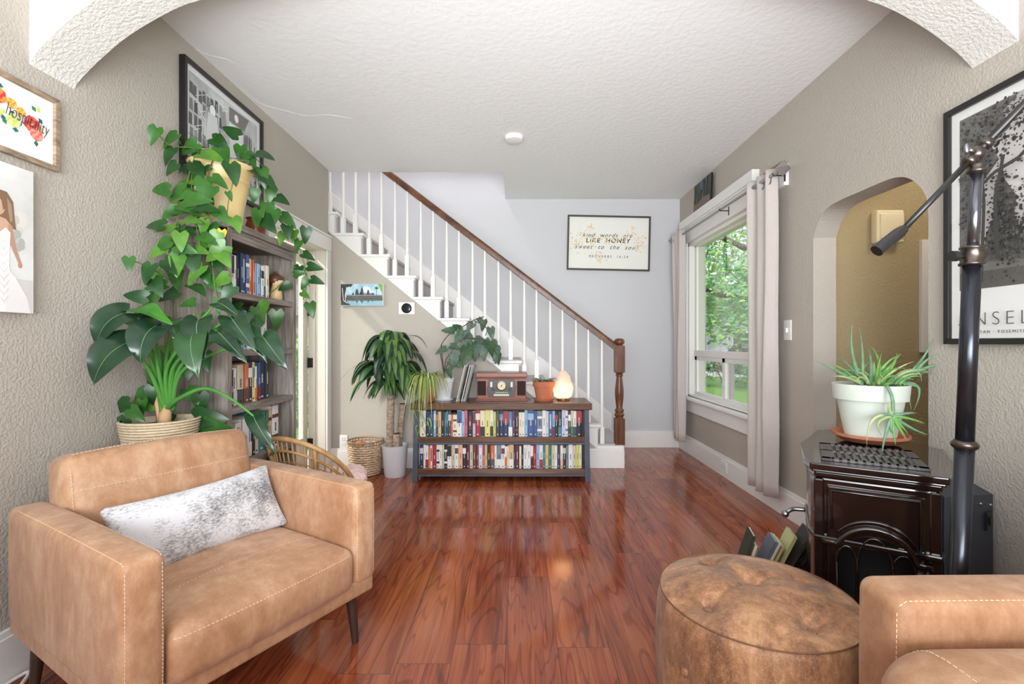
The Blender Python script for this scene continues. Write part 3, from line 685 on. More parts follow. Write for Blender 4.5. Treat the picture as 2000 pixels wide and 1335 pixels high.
for a in range(0, 360, 45): ar.line([(.13, .06), (.13+.018*cos(radians(a)), .06+.014*sin(radians(a)))], .005, flat(50, 70, 52))
ar.poly([(.14, .096), (.188, .096), (.188, -.02), (.175, .02), (.16, .06)], flat(130, 172, 78))
ar.poly([(-.188, .096), (-.08, .096), (-.10, .07), (-.12, .075), (-.14, .05), (-.15, .02), (-.145, -.04), (-.13, -.07), (-.10, -.092), (-.188, -.092)], flat(60, 62, 58))
ar.line([(-.175, .06), (-.17, 0), (-.165, -.05), (-.13, -.075)], .006, flat(226, 228, 226)); ar.line([(-.135, .07), (-.15, 0), (-.148, -.06)], .006, flat(220, 224, 224))
ar.rect(.186, .19, -.097, .097, flat(235, 232, 226))
ar.mb.build('painting', None, o)
# right wall above the window: small dark canvas standing on the head shelf
o, A_ = framed('canvas_picture', 'small dark forest canvas standing on the white shelf over the window', 'picture', (XR-.022, 4.39, 2.495), (0, -1, 0), (-1, 0, .04), .40, .25, 0, .018, None,
    mat('dark_forest_print', rgb(38, 42, 40), .5, var=(9, rgb(88, 90, 72), .3), stretch=(1, 1.6, .6)), canvas=True, mside=M_BLACK)
ar = Art(A_)
for x, w_ in ((-.15, .02), (-.09, .014), (-.02, .02), (.05, .012), (.12, .018)): ar.poly([(x-w_/2, -.06), (x+w_/2, -.06), (x+w_*.3, .12), (x-w_*.3, .12)], flat(30, 28, 28))
ar.poly([(-.04, .12), (.0, .12), (.01, .03), (-.03, .05)], flat(84, 112, 160)); ar.poly([(.07, .12), (.10, .12), (.09, .06)], flat(90, 120, 168))
ar.poly([(-.199, -.124), (.199, -.124), (.18, -.06), (.02, -.04), (-.1, -.07), (-.199, -.05)], flat(122, 106, 96))
ar.mb.build('painting', None, o)
# a slim wooden frame lying on the casing end
o = tag(MB().box(-.009, .009, -.12, .12, 0, .03).build('wooden_stick', wood('raw_pine', rgb(178, 136, 92), rgb(140, 100, 64), .6, 3, (14, 1.2, 14))), 'brown wooden strip lying on top of the window casing behind the finial', 'wooden strip')
o.location = (XR-.016, 3.20, 2.268)
# left wall: floral print
M_BARN = wood('barn_wood_frame', rgb(176, 154, 128), rgb(116, 98, 80), .7, 4, (3, 3, 12))
Yc = 1.741-.15
o, A_ = framed('framed_print', 'rustic wood framed floral print, topmost on the near left wall', 'picture', (XL+.001, Yc, 1.873), (0, 1, 0), (1, 0, 0), .30, .262, .018, .02, M_BARN, flat(244, 243, 240))
ar = Art(A_); rr = random.Random(5)
RED, COR, ORG, YEL, GRN, TEA, LIM = flat(214, 58, 66), flat(232, 112, 98), flat(238, 150, 62), flat(240, 196, 90), flat(66, 132, 84), flat(42, 110, 104), flat(206, 220, 120)
def flower(x, y, r, c1, c2):
    for k in range(9): a = k*2*pi/9; ar.disc(x+r*.6*cos(a), y+r*.6*sin(a), r*.45, c1 if k % 2 else c2, 9)
    for k in range(5): a = k*2*pi/5+.3; ar.disc(x+r*.25*cos(a), y+r*.25*sin(a), r*.3, c2 if k % 2 else c1, 8)
    ar.disc(x, y, r*.16, YEL, 8)
for i in range(26):
    x = rr.uniform(-.09, .10); y = -.13*(x+.0)*.8+rr.gauss(0, .028)+.01; a = rr.uniform(0, 6.3); L = .022
    p = (x+L*cos(a), y+L*sin(a)); q = (-.008*sin(a), .008*cos(a)); ar.poly([(x, y), ((x+p[0])/2+q[0], (y+p[1])/2+q[1]), p, ((x+p[0])/2-q[0], (y+p[1])/2-q[1])], rr.choice([GRN, TEA, LIM, LIM]))
flower(.058, .002, .028, RED, COR); flower(.072, -.026, .022, COR, flat(240, 158, 150)); flower(.02, .028, .015, YEL, ORG); flower(-.01, .042, .016, ORG, YEL); flower(-.05, .05, .024, RED, ORG); flower(-.005, -.012, .022, LIM, flat(226, 232, 160)); flower(-.075, .02, .02, COR, ORG)
ar.mb.build('floral_painting', None, o)
t_ = text_obj('hospitality', .034, INK, o, A_ @ Matrix.Translation((.035, .008, .008)) @ Matrix.Diagonal((1, 1.9, 1, 1)) @ Matrix.Rotation(radians(-3), 4, 'Z'), shear=.35, spacing=1.02, bold=-.0006)
# left wall: wedding canvas
o, A_ = framed('canvas_picture', 'canvas photograph of a person in a white lace dress, below the floral print', 'picture', (XL+.001, 1.634-.19, 1.462), (0, 1, 0), (1, 0, 0), .38, .485, 0, .03, None,
    mat('pale_photo_ground', rgb(226, 226, 224), .6, var=(6, rgb(206, 206, 202), .3)), canvas=True)
ar = Art(A_ @ Matrix.Translation((.06, 0, 0)) @ Matrix.Diagonal((.72, 1, 1, 1)) @ Matrix.Translation((-.06, 0, 0))); ar.lim = (.236, .242); X = .085
ar.rect(-.28, .236, -.243, -.13, flat(210, 206, 204)); 
for i in range(26): ar.disc(rr.uniform(-.19, .19), rr.uniform(-.01, .11), rr.uniform(.012, .035), flat(*[(208, 205, 200), (196, 193, 188), (218, 214, 208)][i % 3]), 9)
for i in range(12): ar.disc(rr.uniform(.11, .19), rr.uniform(-.035, .02), .014, flat(176, 176, 172), 8)
skin, skin2, hair, hair2, lace, lace2 = flat(206, 166, 142), flat(188, 146, 124), flat(132, 104, 82), flat(168, 138, 110), flat(240, 238, 236), flat(222, 219, 216)
ar.poly([(X-.05, .02), (X+.05, .02), (X+.045, -.09), (X+.085, -.243), (X-.11, -.243), (X-.05, -.1)], lace)
ar.poly([(X+.03, -.09), (X+.075, -.13), (X+.125, -.19), (X+.14, -.243), (X+.03, -.243)], flat(232, 230, 230))
ar.poly([(X-.02, .075), (X-.035, .11), (X-.005, .15), (X+.035, .148), (X+.062, .12), (X+.068, .07), (X+.075, .03), (X+.04, .035), (X+.0, .06)], hair)
ar.poly([(X+.035, .13), (X+.055, .11), (X+.06, .06), (X+.05, .05), (X+.04, .09)], hair2)
ar.poly([(X-.055, .045), (X-.02, .065), (X+.03, .06), (X+.055, .04), (X+.045, .0), (X+.0, .015), (X-.045, 0)], skin)
ar.poly([(X+.04, .045), (X+.058, .04), (X+.075, -.03), (X+.098, -.075), (X+.088, -.082), (X+.06, -.04), (X+.04, .0)], skin2)
ar.disc(X+.092, -.084, .010, skin2, 8)
ar.disc(X+.0, .105, .030, skin, 14, 1.25); ar.poly([(X-.03, .10), (X-.036, .092), (X-.028, .088)], skin)
ar.poly([(X-.012, .14), (X+.03, .14), (X+.035, .10), (X+.02, .085), (X+.012, .115)], hair)
ar.line([(X-.022, .110), (X-.012, .112)], .002, hair); ar.line([(X-.024, .089), (X-.012, .087)], .003, flat(186, 96, 92))
ar.poly([(X-.05, .02), (X-.03, .035), (X+.0, .01), (X+.03, .032), (X+.05, .018), (X+.045, -.05), (X-.045, -.05)], lace)
for i in range(9):
    for s_ in (-1, 1):
        y = .0-i*.024; ar.line([(X, y), (X+s_*.022, y-.016), (X+s_*.040, y+.004)], .0025, lace2); ar.line([(X+s_*.01, y-.006), (X+s_*.025, y-.024)], .002, lace2)
ar.mb.build('photograph', None, o)
# left wall: large black framed drawing above the bookcase
o, A_ = framed('framed_drawing', 'large black framed black and white drawing above the tall bookcase', 'picture', (XL+.001, 2.742, 2.27), (0, 1, 0), (1, 0, 0), .735, .58, .02, .032, M_BLACK, flat(240, 242, 244), mat_w=.03,
    inner=mat('drawing_wash', rgb(222, 228, 232), .6, var=(7, rgb(170, 172, 174), .35)), glass=True)
ar = Art(A_); rr = random.Random(11); G = [flat(82, 78, 76), flat(120, 116, 114), flat(58, 56, 56), flat(150, 150, 150)]; WH = flat(244, 246, 248)
for i in range(8):
    for k in range(6):
        x = -.30+i*.034+rr.uniform(-.006, .006); y = -.22+k*.075+rr.uniform(-.01, .01)
        if rr.random() < .8: ar.poly([(x-.014, y-.03), (x+.014, y-.034), (x+.012, y+.028), (x-.012, y+.03)], rr.choice(G))
for i in range(60):
    x = rr.uniform(-.30, .04); y = rr.uniform(-.23, .2); a = rr.choice([.5, 1.57, 2.4, 0, -.6]); L = rr.uniform(.03, .09)
    ar.line([(x-L*cos(a)/2, max(-.235, y-L*sin(a)/2)), (x+L*cos(a)/2, y+L*sin(a)/2)], .0028, rr.choice([WH, WH, WH, G[2]]))
for r in (.030, .026): ar.disc(-.13, .12, r, G[2] if r > .027 else WH, 14, 1.2)
ar.poly([(-.17, .1), (-.09, .1), (-.07, -.04), (-.19, -.06)], flat(214, 216, 218))
ar.poly([(.02, .22), (.22, .23), (.17, .14), (.02, .14)], flat(120, 116, 112)); ar.disc(.09, .18, .02, WH, 10, 1.2)
ar.poly([(.02, .13), (.16, .13), (.16, -.05), (.02, -.1)], flat(232, 236, 238)); ar.line([(.165, .14), (.16, -.12)], .003, G[3])
for x, y0, y1 in ((.18, -.06, .12), (.20, -.04, .13), (.225, -.08, .13), (.245, 0, .125), (.285, -.1, .09), (.30, -.16, .06), (.27, -.1, .02)): ar.line([(x, y0), (x, y1)], .009, G[2])
for x in (.06, .10, .15, .19, .24, .29):
    ar.poly([(x-.014, -.24), (x+.014, -.24), (x+.012, -.15), (x-.012, -.15)], rr.choice(G[:3])); ar.disc(x, -.135, .01, G[2], 8, 1.3)
ar.poly([(-.06, .15), (-.02, .17), (-.0, .06), (-.05, .05)], G[3]); ar.rect(-.06, -.01, -.02, .045, flat(186, 190, 188))
ar.mb.build('drawing', None, o)
# right wall: large black framed landscape poster
Yc = 1.912-.42
mph = mat('monochrome_landscape', rgb(206, 204, 202), .5)
def mono(m):
    n = m.node_tree.nodes; l = m.node_tree.links; b = n['Principled BSDF']
    tc = n.new('ShaderNodeTexCoord'); mp = n.new('ShaderNodeMapping'); mp.inputs['Scale'].default_value = (1, 1, .7); l.new(tc.outputs['Object'], mp.inputs[0])
    a = n.new('ShaderNodeTexNoise'); a.inputs['Scale'].default_value = 7; a.inputs['Detail'].default_value = 12; a.inputs['Roughness'].default_value = .72; l.new(mp.outputs[0], a.inputs[0])
    cr = n.new('ShaderNodeValToRGB'); e = cr.color_ramp.elements; e[0].position = .40; e[0].color = rgb(52, 50, 50); e[1].position = .60; e[1].color = rgb(214, 212, 210)
    q = cr.color_ramp.elements.new(.5); q.color = rgb(104, 100, 98)
    l.new(a.outputs[0], cr.inputs[0]); l.new(cr.outputs[0], b.inputs['Base Color'])
mono(mph)
o, A_ = framed('framed_poster', 'large black framed monochrome forest landscape poster on the right wall behind the floor lamp', 'picture', (XR-.001, Yc, 1.577), (0, -1, 0), (-1, 0, 0), .84, .925, .022, .028, M_BLACK, flat(232, 232, 230),
    mat_w=.035, inner=flat(212, 210, 208), lip=.185, glass=True)
ar = Art(A_); rr = random.Random(21)
x0, x1, y0, y1 = -.363, .363, -.256, .405
ar.rect(x0, x1, y0, y1, flat(204, 200, 198)); ar.poly([(x0, y1), (x1, y1), (x1, .28), (.0, .3), (x0, .33)], flat(184, 180, 178))
dks = [flat(54, 54, 54), flat(70, 69, 67), flat(40, 40, 40), flat(88, 86, 84), flat(62, 60, 58)]
ar.poly([(x0, y0), (x1, y0), (x1, -.15), (-.1, -.12), (x0, -.14)], flat(120, 116, 112)); ar.poly([(x0, y0), (x1, y0), (x1, -.2), (x0, -.19)], flat(92, 90, 86))
ar.poly([(.1, -.1), (.36, -.1), (.363, .2), (.3, .26), (.24, .22), (.18, .3), (.12, .1)], flat(150, 146, 144)) 
def clump(cx, cy, sx, sy, n_, r=(.008, .022)):
    for i in range(n_):
        x = cx+rr.gauss(0, sx); y = cy+rr.gauss(0, sy); q = rr.uniform(*r)
        if x0+q < x < x1-q and y0+q < y < y1-q: ar.disc(x, y, q, rr.choice(dks), 6, rr.uniform(.5, 1.2))
MN = mat('dark_foliage_print', rgb(60, 60, 58), .5, var=(70, rgb(128, 126, 122), .5))
for pg in ([(x0, -.10), (-.30, -.12), (-.29, .02), (-.31, .10), (-.27, .14), (-.21, .20), (-.24, .26), (-.17, .30), (-.2, .36), (-.14, y1), (x0, y1)], [(-.27, -.16), (-.12, -.17), (-.13, -.08), (-.16, -.02), (-.15, .05), (-.19, .12), (-.20, .18), (-.23, .10), (-.22, .02), (-.26, -.06)], [(-.14, -.17), (.05, -.18), (.02, -.10), (-.03, -.05), (-.08, -.02), (-.12, -.07)]): ar.poly(pg, MN)
clump(-.29, .26, .06, .10, 260, (.003, .009)); clump(-.32, .02, .025, .13, 160, (.003, .009)); clump(-.18, .0, .035, .10, 320, (.002, .007)); clump(-.1, -.07, .07, .05, 260, (.002, .008)); clump(-.16, .31, .06, .05, 260, (.002, .006)); clump(.05, -.13, .18, .015, 120, (.003, .008))
for b in ([(-.25, y0+.02), (-.24, .05), (-.26, .30)], [(-.19, -.16), (-.2, .06), (-.17, .2)], [(-.28, .10), (-.2, .15), (-.12, .17), (-.08, .20)]): ar.line(b, .013, dks[4])
for i in range(14):
    x = -.22+rr.uniform(0, .2); y = .33+rr.uniform(-.07, .06); ar.line([(x, y), (x+.03, y+.012), (x+.06, y-.006)], .002, dks[2])
ar.mb.build('landscape_photograph', None, o)
INK2 = flat(92, 90, 90)
text_obj('ANSEL ADAMS', .070, INK2, o, A_ @ Matrix.Translation((-.362, -.371, .008)), spacing=1.42, bold=-.0014, align='LEFT')
text_obj('EL CAPITAN · YOSEMITE', .015, INK2, o, A_ @ Matrix.Translation((-.352, -.417, .008)), spacing=1.5, align='LEFT')

# ------------------------------------------------------------ books
CC = {'white': (232, 230, 226), 'navy blue': (44, 56, 88), 'pale grey': (206, 206, 206), 'black': (38, 38, 42), 'tan': (214, 182, 138), 'teal': (66, 128, 138), 'dark teal': (36, 74, 82),
      'dark grey': (74, 74, 80), 'orange': (206, 116, 70), 'light blue': (150, 186, 216), 'blue': (66, 92, 142), 'pink': (206, 108, 130), 'purple': (92, 56, 88), 'red': (166, 50, 56), 'cream': (232, 222, 196),
      'yellow': (226, 220, 132), 'charcoal': (60, 62, 66), 'lavender': (196, 196, 222), 'beige': (206, 196, 172), 'brown': (104, 66, 52), 'dark red': (122, 44, 44), 'peach': (228, 176, 146), 'green': (64, 122, 92),
      'yellow-green': (202, 208, 108), 'grey-blue': (120, 136, 152), 'dark brown': (62, 46, 42), 'maroon': (96, 34, 60), 'steel blue': (92, 128, 168)}
def bookm(c): return mat('cover_'+c.replace(' ', '_').replace('-', '_'), rgb(*CC[c]), .4)
def book(loc, w_, d_, h_, c, band=None, style=0, rz=0, lean=0, label='', group=None, cat='book', rng=random):
    w = MB(); mc = bookm(c); a = w_/2
    # spine faces local -y, origin bottom centre of the spine
    k = .0016
    w.box(-a, -a+k, .002, d_, 0, h_, mc); w.box(a-k, a, .002, d_, 0, h_, mc)
    w.prism([(-a, .003), (-a*.6, .0006), (0, 0), (a*.6, .0006), (a, .003), (a, .0055), (-a, .0055)], 0, h_, 'z', mc)
    w.box(-a+k, a-k, .0055, d_-.004, .003, h_-.003, M_PAPER)
    if band:
        mbn = bookm(band) if band in CC else flat(*band)
        if style == 0: w.box(-a*.92, a*.92, -.0006, .003, h_*.62, h_*.86, mbn)
        elif style == 1: w.box(-a*.98, a*.98, -.0006, .003, h_*.52, h_*.985, mbn)
        elif style == 2: w.box(-a*.98, a*.98, -.0006, .003, 0.002, h_*.38, mbn)
        elif style == 3: w.box(-a*.5, a*.5, -.0008, .003, h_*.3, h_*.88, mbn)
        elif style == 4:
            for q in (.2, .7): w.box(-a*.9, a*.9, -.0006, .003, h_*q, h_*(q+.09), mbn)
    lum = sum(CC[c])/3
    ink = flat(44, 44, 48) if lum > 135 else flat(222, 218, 208)
    z = h_*rng.uniform(.36, .46)
    for i in range(rng.randint(5, 9)):      # title marks
        dz = h_*rng.uniform(.012, .034); w.box(-a*.2, a*.2, -.0010, .0006, z, z+dz, ink); z += dz+h_*.012
        if z > h_*.9: break
    w.box(-a*.3, a*.3, -.001, .0006, h_*.06, h_*.1, ink)
    o = w.build('book'); o.location = loc; o.rotation_euler = (0, lean, rz)
    return tag(o, label, cat, group)
def nth(k):
    return ('first second third fourth fifth sixth seventh eighth ninth tenth eleventh twelfth thirteenth fourteenth fifteenth sixteenth seventeenth eighteenth nineteenth twentieth'.split()+['%d%s' % (i, {1: 'st', 2: 'nd', 3: 'rd'}.get(i % 10, 'th')) for i in range(21, 99)])[k-1]
def art_(c): return ('an ' if c[0] in 'aeio' else 'a ')+c
def row(specs, x0, scale, y, z, dfront, where, group, side=False, seed=1, hscale=1.0, dep=.15):
    """specs: (colour, band, style, width px, height factor)"""
    rg = random.Random(seed); x = x0; n = len(specs)
    for i, (c, band, style, wp, hf) in enumerate(specs):
        w_ = wp*scale; h_ = hf*hscale; off = rg.uniform(0, .012)
        nb = specs[i+1][0] if i < n-1 else None
        look = c+(' book with %s panel' % band if isinstance(band, str) else ' book')
        lab = look+', '+nth(i+1)+(' from near end, ' if side else ' from left, ')+where
        if side: loc = (y-off, x+w_/2, z); rz = pi/2
        else: loc = (x+w_/2, y+off, z); rz = 0
        book(loc, w_-.0006, dep+rg.uniform(-.015, .01), h_, c, band, style, rz=rz, label=lab, group=group, rng=rg)
        x += w_
    return x

# ------------------------------------------------------------ low bookcase (console) and its books
CX0, CX1, CYF, CYB = -.85, .58, 3.82, 4.20
cs = thing('low_bookcase', 'low two-shelf bookcase with dark wood boards and slate metal ends', 'bookcase', ((CX0+CX1)/2, (CYF+CYB)/2, 0))
cxm, cym = (CX0+CX1)/2, (CYF+CYB)/2
def loc(o): o.location = (-cxm, -cym, 0); return o
loc(MB().box(CX0-.012, CX1+.012, CYF-.012, CYB+.0, .582, .636).build('top_board', M_BROWN, cs, bevel=.004))
SH1, SH2 = .362, .105
loc(MB().box(CX0+.04, CX1-.04, CYF+.004, CYB-.01, SH1-.042, SH1).build('shelf_board', M_BROWN, cs, bevel=.003))
loc(MB().box(CX0+.03, CX1-.03, CYF+.004, CYB-.01, SH2-.042, SH2).build('shelf_board', M_BROWN, cs, bevel=.003))
for zz in (SH1-.043, SH2-.043):
    w = MB(); w.box(CX0+.03, CX1-.03, CYF+.008, CYF+.03, zz-.016, zz); w.box(CX0+.03, CX1-.03, CYB-.035, CYB-.012, zz-.016, zz)
    loc(w.build('shelf_rail', M_SLATE, cs))
for sx, x in ((1, CX0), (-1, CX1)):
    for yy in (CYF, CYB-.045):
        w = MB(); xb = x; xt = x+sx*.012
        vs = [(xt, .582), (xt+sx*.038, .582), (xb+sx*.042, 0), (xb, 0)]
        w.prism(vs, yy, yy+.045, 'y'); loc(w.build('leg', M_SLATE, cs, bevel=.003))
    for z0, z1 in ((.545, .582), (.045, .082)):
        w = MB(); w.box(min(x+sx*.010, x+sx*.03), max(x+sx*.010, x+sx*.03), CYF+.04, CYB-.04, z0, z1); loc(w.build('side_rail', M_SLATE, cs))
w = MB(); w.box(CX0+.012, CX1-.012, CYB-.008, CYB-.003, .06, .58); loc(w.build('back_panel', mat('dark_back_panel', rgb(40, 38, 42), .6), cs))
U = [('white', 'cream', 2, 11, .21), ('navy blue', None, 0, 7, .205), ('dark teal', 'blue', 0, 7.5, .205), ('light blue', 'white', 3, 5, .208), ('charcoal', 'orange', 0, 4, .205), ('tan', None, 0, 6, .20), ('black', None, 0, 6, .20), ('teal', None, 0, 3, .195), ('dark teal', 'teal', 1, 4, .205), ('dark grey', 'pale grey', 0, 6, .205), ('orange', None, 0, 3, .18),
     ('cream', 'dark red', 4, 8, .175), ('white', 'blue', 1, 9, .21), ('light blue', None, 0, 5, .205), ('pink', None, 0, 6, .21), ('black', 'dark red', 3, 10, .19), ('lavender', 'purple', 1, 5, .205), ('red', 'cream', 0, 9, .215), ('cream', 'black', 2, 9, .21), ('yellow', None, 0, 10, .215), ('white', 'dark brown', 2, 6, .215),
     ('yellow-green', None, 0, 5, .20), ('charcoal', 'dark grey', 0, 7, .21), ('navy blue', 'grey-blue', 0, 7, .21), ('navy blue', 'red', 1, 10, .205), ('steel blue', 'white', 2, 7.5, .20), ('purple', None, 0, 5, .21), ('black', 'dark red', 4, 7, .208), ('cream', None, 0, 6, .195), ('white', None, 0, 5, .195), ('light blue', None, 0, 6, .215), ('blue', 'light blue', 0, 12, .215), ('blue', None, 0, 6, .205),
     ('grey-blue', 'white', 4, 10, .205), ('white', None, 0, 7, .21), ('pale grey', None, 0, 5, .205), ('blue', 'light blue', 3, 7, .205), ('light blue', 'dark red', 2, 5, .205), ('black', 'red', 0, 6, .20), ('dark teal', 'teal', 2, 7, .20), ('lavender', None, 0, 7, .215), ('white', 'steel blue', 4, 5, .21), ('charcoal', 'white', 0, 5, .205), ('beige', 'green', 2, 5, .21), ('white', 'dark grey', 2, 6, .205), ('black', 'red', 1, 10, .208)]
tot = sum(u[3] for u in U); row(U, CX0+.055, (CX1-CX0-.12)/tot, CYF+.03, SH1, 0, 'upper shelf of low bookcase', 'books on the upper shelf of the low bookcase', seed=4)
Lw = [('navy blue', 'pale grey', 0, 6.5, .19), ('white', None, 0, 4, .19), ('white', 'red', 2, 5.5, .185), ('orange', None, 0, 4, .18), ('white', 'red', 3, 4, .185), ('red', None, 0, 8, .195), ('white', 'black', 4, 6, .19), ('white', None, 0, 5, .19), ('beige', None, 0, 4, .19), ('black', 'white', 4, 6, .19), ('white', 'black', 1, 8, .185),
      ('beige', None, 0, 6.5, .19), ('white', 'brown', 0, 7, .19), ('peach', None, 0, 8, .19), ('black', 'white', 0, 7, .19), ('maroon', None, 0, 7, .185), ('beige', None, 0, 6, .19), ('brown', None, 0, 6, .19), ('dark red', None, 0, 5, .19), ('lavender', 'white', 3, 8, .19), ('orange', 'red', 1, 4, .185), ('tan', None, 0, 5, .19), ('black', None, 0, 6, .185), ('orange', 'dark grey', 2, 8, .185), ('white', None, 0, 4, .185),
      ('grey-blue', 'white', 2, 9, .188), ('white', 'dark red', 0, 7, .188), ('orange', 'white', 1, 4, .18), ('cream', None, 0, 4, .18), ('tan', 'white', 2, 9, .19), ('charcoal', None, 0, 3, .185), ('maroon', None, 0, 8, .188), ('cream', None, 0, 4, .18), ('black', None, 0, 4, .18), ('white', 'pale grey', 0, 7, .19), ('white', None, 0, 7, .19), ('black', 'white', 1, 5, .185), ('red', None, 0, 6, .185), ('light blue', None, 0, 6, .19), ('white', 'red', 2, 6.5, .188),
      ('teal', None, 0, 5, .19), ('tan', None, 0, 6, .19), ('green', None, 0, 6, .19), ('beige', None, 0, 6, .188), ('white', None, 0, 5, .185), ('navy blue', 'charcoal', 1, 6, .185), ('white', 'peach', 2, 5, .185), ('dark brown', 'beige', 0, 6, .19), ('grey-blue', None, 0, 5, .185), ('white', None, 0, 8, .19), ('beige', None, 0, 6.5, .185), ('yellow-green', None, 0, 6, .19), ('cream', None, 0, 5, .188)]
tot = sum(u[3] for u in Lw); row(Lw, CX0+.055, (CX1-CX0-.12)/tot, CYF+.03, SH2, 0, 'lower shelf of low bookcase', 'books on the lower shelf of the low bookcase', seed=9)

# ------------------------------------------------------------ things on the low bookcase
ZT = .636
# radio
ra = thing('radio', 'reddish wood retro radio and record player on the low bookcase', 'radio', (-.139, 3.975, ZT))
w = MB(); w.box(-.205, .205, -.0, .21, .012, .185); w.build('cabinet', M_CHERRY, ra, bevel=.004)
w = MB(); w.box(-.216, .216, -.012, .215, .0, .014); w.build('plinth', M_CHERRY, ra, bevel=.004)
w = MB(); w.box(-.214, .214, -.012, .215, .196, .235); w.box(-.208, .208, -.006, .21, .184, .196); w.build('lid', M_CHERRY, ra, bevel=.005)
M_GRILL = mat('speaker_cloth', rgb(58, 40, 36), .9, bump=(600, 1))
for s_ in (-1, 1): MB().box(s_*.165-.034, s_*.165+.034, -.004, .0, .045, .165).build('speaker_grille', M_GRILL, ra, bevel=.004)
fp = MB().prism([(-.105, .03), (.105, .03), (.118, .1), (.105, .178), (-.105, .178), (-.118, .1)], -.006, 0, 'y').build('front_panel', mat('dark_radio_panel', rgb(58, 52, 56), .35), ra, bevel=.002)
w = MB(); Mx = Matrix.Rotation(pi/2, 4, 'X'); Mf = Matrix.Translation((0, -.006, .125)) @ Mx
w.lathe([(.042, 0), (.042, .004), (.036, .006), (.034, .003), (.001, .003)], n=28, m=M_METAL, M=Mf); w.build('tuning_dial', None, ra, smooth=40)
MB().lathe([(.033, .0032), (.029, .0045), (.001, .0045)], n=28, M=Mf).build('dial_face', mat('dial_cream', rgb(224, 206, 160), .3), ra)
w = MB(); w.tube([(0, -.0115, .125), (.012, -.0115, .139)], .0012, 6); w.tube([(0, -.0105, .125), (0, -.014, .125)], .006, 12); w.build('pointer', M_BLACK, ra)
for s_ in (-1, 1):
    MB().box(s_*.085-.009, s_*.085+.009, -.009, -.006, .115, .158).build('switch', flat(232, 226, 208), ra, bevel=.001)
    MB().lathe([(.012, 0), (.012, .010), (.010, .012), (.001, .012)], n=18, M=Matrix.Translation((s_*.07, -.006, .096)) @ Mx).build('knob', M_BLACK, ra, smooth=40)
MB().box(-.026, .026, -.0075, -.006, .083, .095).build('display', flat(96, 128, 104), ra)
w = MB()
for i in range(7): w.box(-.05+i*.0155, -.04+i*.0155, -.0085, -.006, .067, .074)
w.build('button', flat(214, 212, 206), ra)
MB().box(-.064, .064, -.008, -.006, .04, .058).build('cassette_window', flat(206, 204, 168, .2), ra)
# records leaning on the radio
RC = [('white', (244, 240, 230)), ('cream', (224, 214, 190)), ('pale grey', (206, 206, 204)), ('black', (44, 44, 46)), ('white', (246, 244, 238)), ('grey', (196, 194, 190)), ('cream', (230, 222, 204)), ('silver', (190, 190, 194))]
for i, (cn, c) in enumerate(RC):
    w = MB(); w.box(-.003, .003, 0, .23, 0, .305, flat(*c)); w.box(-.0031, .0031, -.0004, .0004, .004, .301, flat(max(0, c[0]-30), max(0, c[1]-30), max(0, c[2]-30)))
    if i in (2, 5): w.box(-.0022, .0022, -.001, 0, .02, .29, INK)
    o = w.build('record_sleeve'); o.location = (-.437-.0068*(7-i)*1.5, 3.93, ZT+.001); o.rotation_euler = (0, radians(13), 0)
    tag(o, '%s record sleeve, %s from the plant side, leaning against the radio' % (cn, nth(i+1)), 'record', 'record sleeves leaning on the radio')
# salt lamp
sx, sy = (1100-VX)/F*4.0, 4.0
o = thing('salt_lamp', 'glowing pink salt lamp at the end of the low bookcase', 'lamp', (sx, sy, ZT))
MB().lathe([(.052, 0), (.054, .01), (.05, .022), (.001, .022)], n=24).build('wooden_base', M_BROWN, o, smooth=40)
msl = bpy.data.materials.new('salt_crystal'); msl.use_nodes = True; n = msl.node_tree.nodes; l = msl.node_tree.links; b = n['Principled BSDF']
tc = n.new('ShaderNodeTexCoord'); sp = n.new('ShaderNodeSeparateXYZ'); nz = n.new('ShaderNodeTexNoise'); nz.inputs['Scale'].default_value = 22; nz.inputs['Detail'].default_value = 6
l.new(tc.outputs['Object'], nz.inputs[0]); l.new(tc.outputs['Object'], sp.inputs[0])
ad = n.new('ShaderNodeMath'); ad.operation = 'MULTIPLY_ADD'; ad.inputs[1].default_value = .12; l.new(nz.outputs[0], ad.inputs[0]); l.new(sp.outputs[2], ad.inputs[2])
cr = n.new('ShaderNodeValToRGB'); e = cr.color_ramp.elements; e[0].position = .08; e[0].color = (1, .62, .25, 1); e[1].position = .28; e[1].color = (.36, .10, .08, 1)
for p_, c_ in ((.13, (1, .70, .34, 1)), (.18, (.9, .42, .2, 1)), (.23, (.55, .17, .12, 1))): q = cr.color_ramp.elements.new(p_); q.color = c_
l.new(ad.outputs[0], cr.inputs[0]); l.new(cr.outputs[0], b.inputs['Emission Color']); b.inputs['Emission Strength'].default_value = 1.15
b.inputs['Base Color'].default_value = rgb(232, 178, 160); b.inputs['Roughness'].default_value = .5
bp = n.new('ShaderNodeBump'); bp.inputs['Strength'].default_value = .6; l.new(nz.outputs[0], bp.inputs['Height']); l.new(bp.outputs[0], b.inputs['Normal'])
w = MB(); w.lathe([(.05, .02), (.072, .035), (.082, .07), (.080, .11), (.068, .16), (.05, .205), (.032, .235), (.015, .25), (.001, .252)], n=22)
for i, v in enumerate(w.v):
    k = noise.noise(v*22)*.012+noise.noise(v*60)*.004; d_ = Vector((v.x, v.y, 0))
    if d_.length > .01: v += d_.normalized()*k
w.build('salt_crystal', msl, o, smooth=30)
light('salt_lamp_glow', 'POINT', (sx-.02, sy-.12, ZT+.12), (0, 0, 0), .35, .09, color=(1, .55, .2))

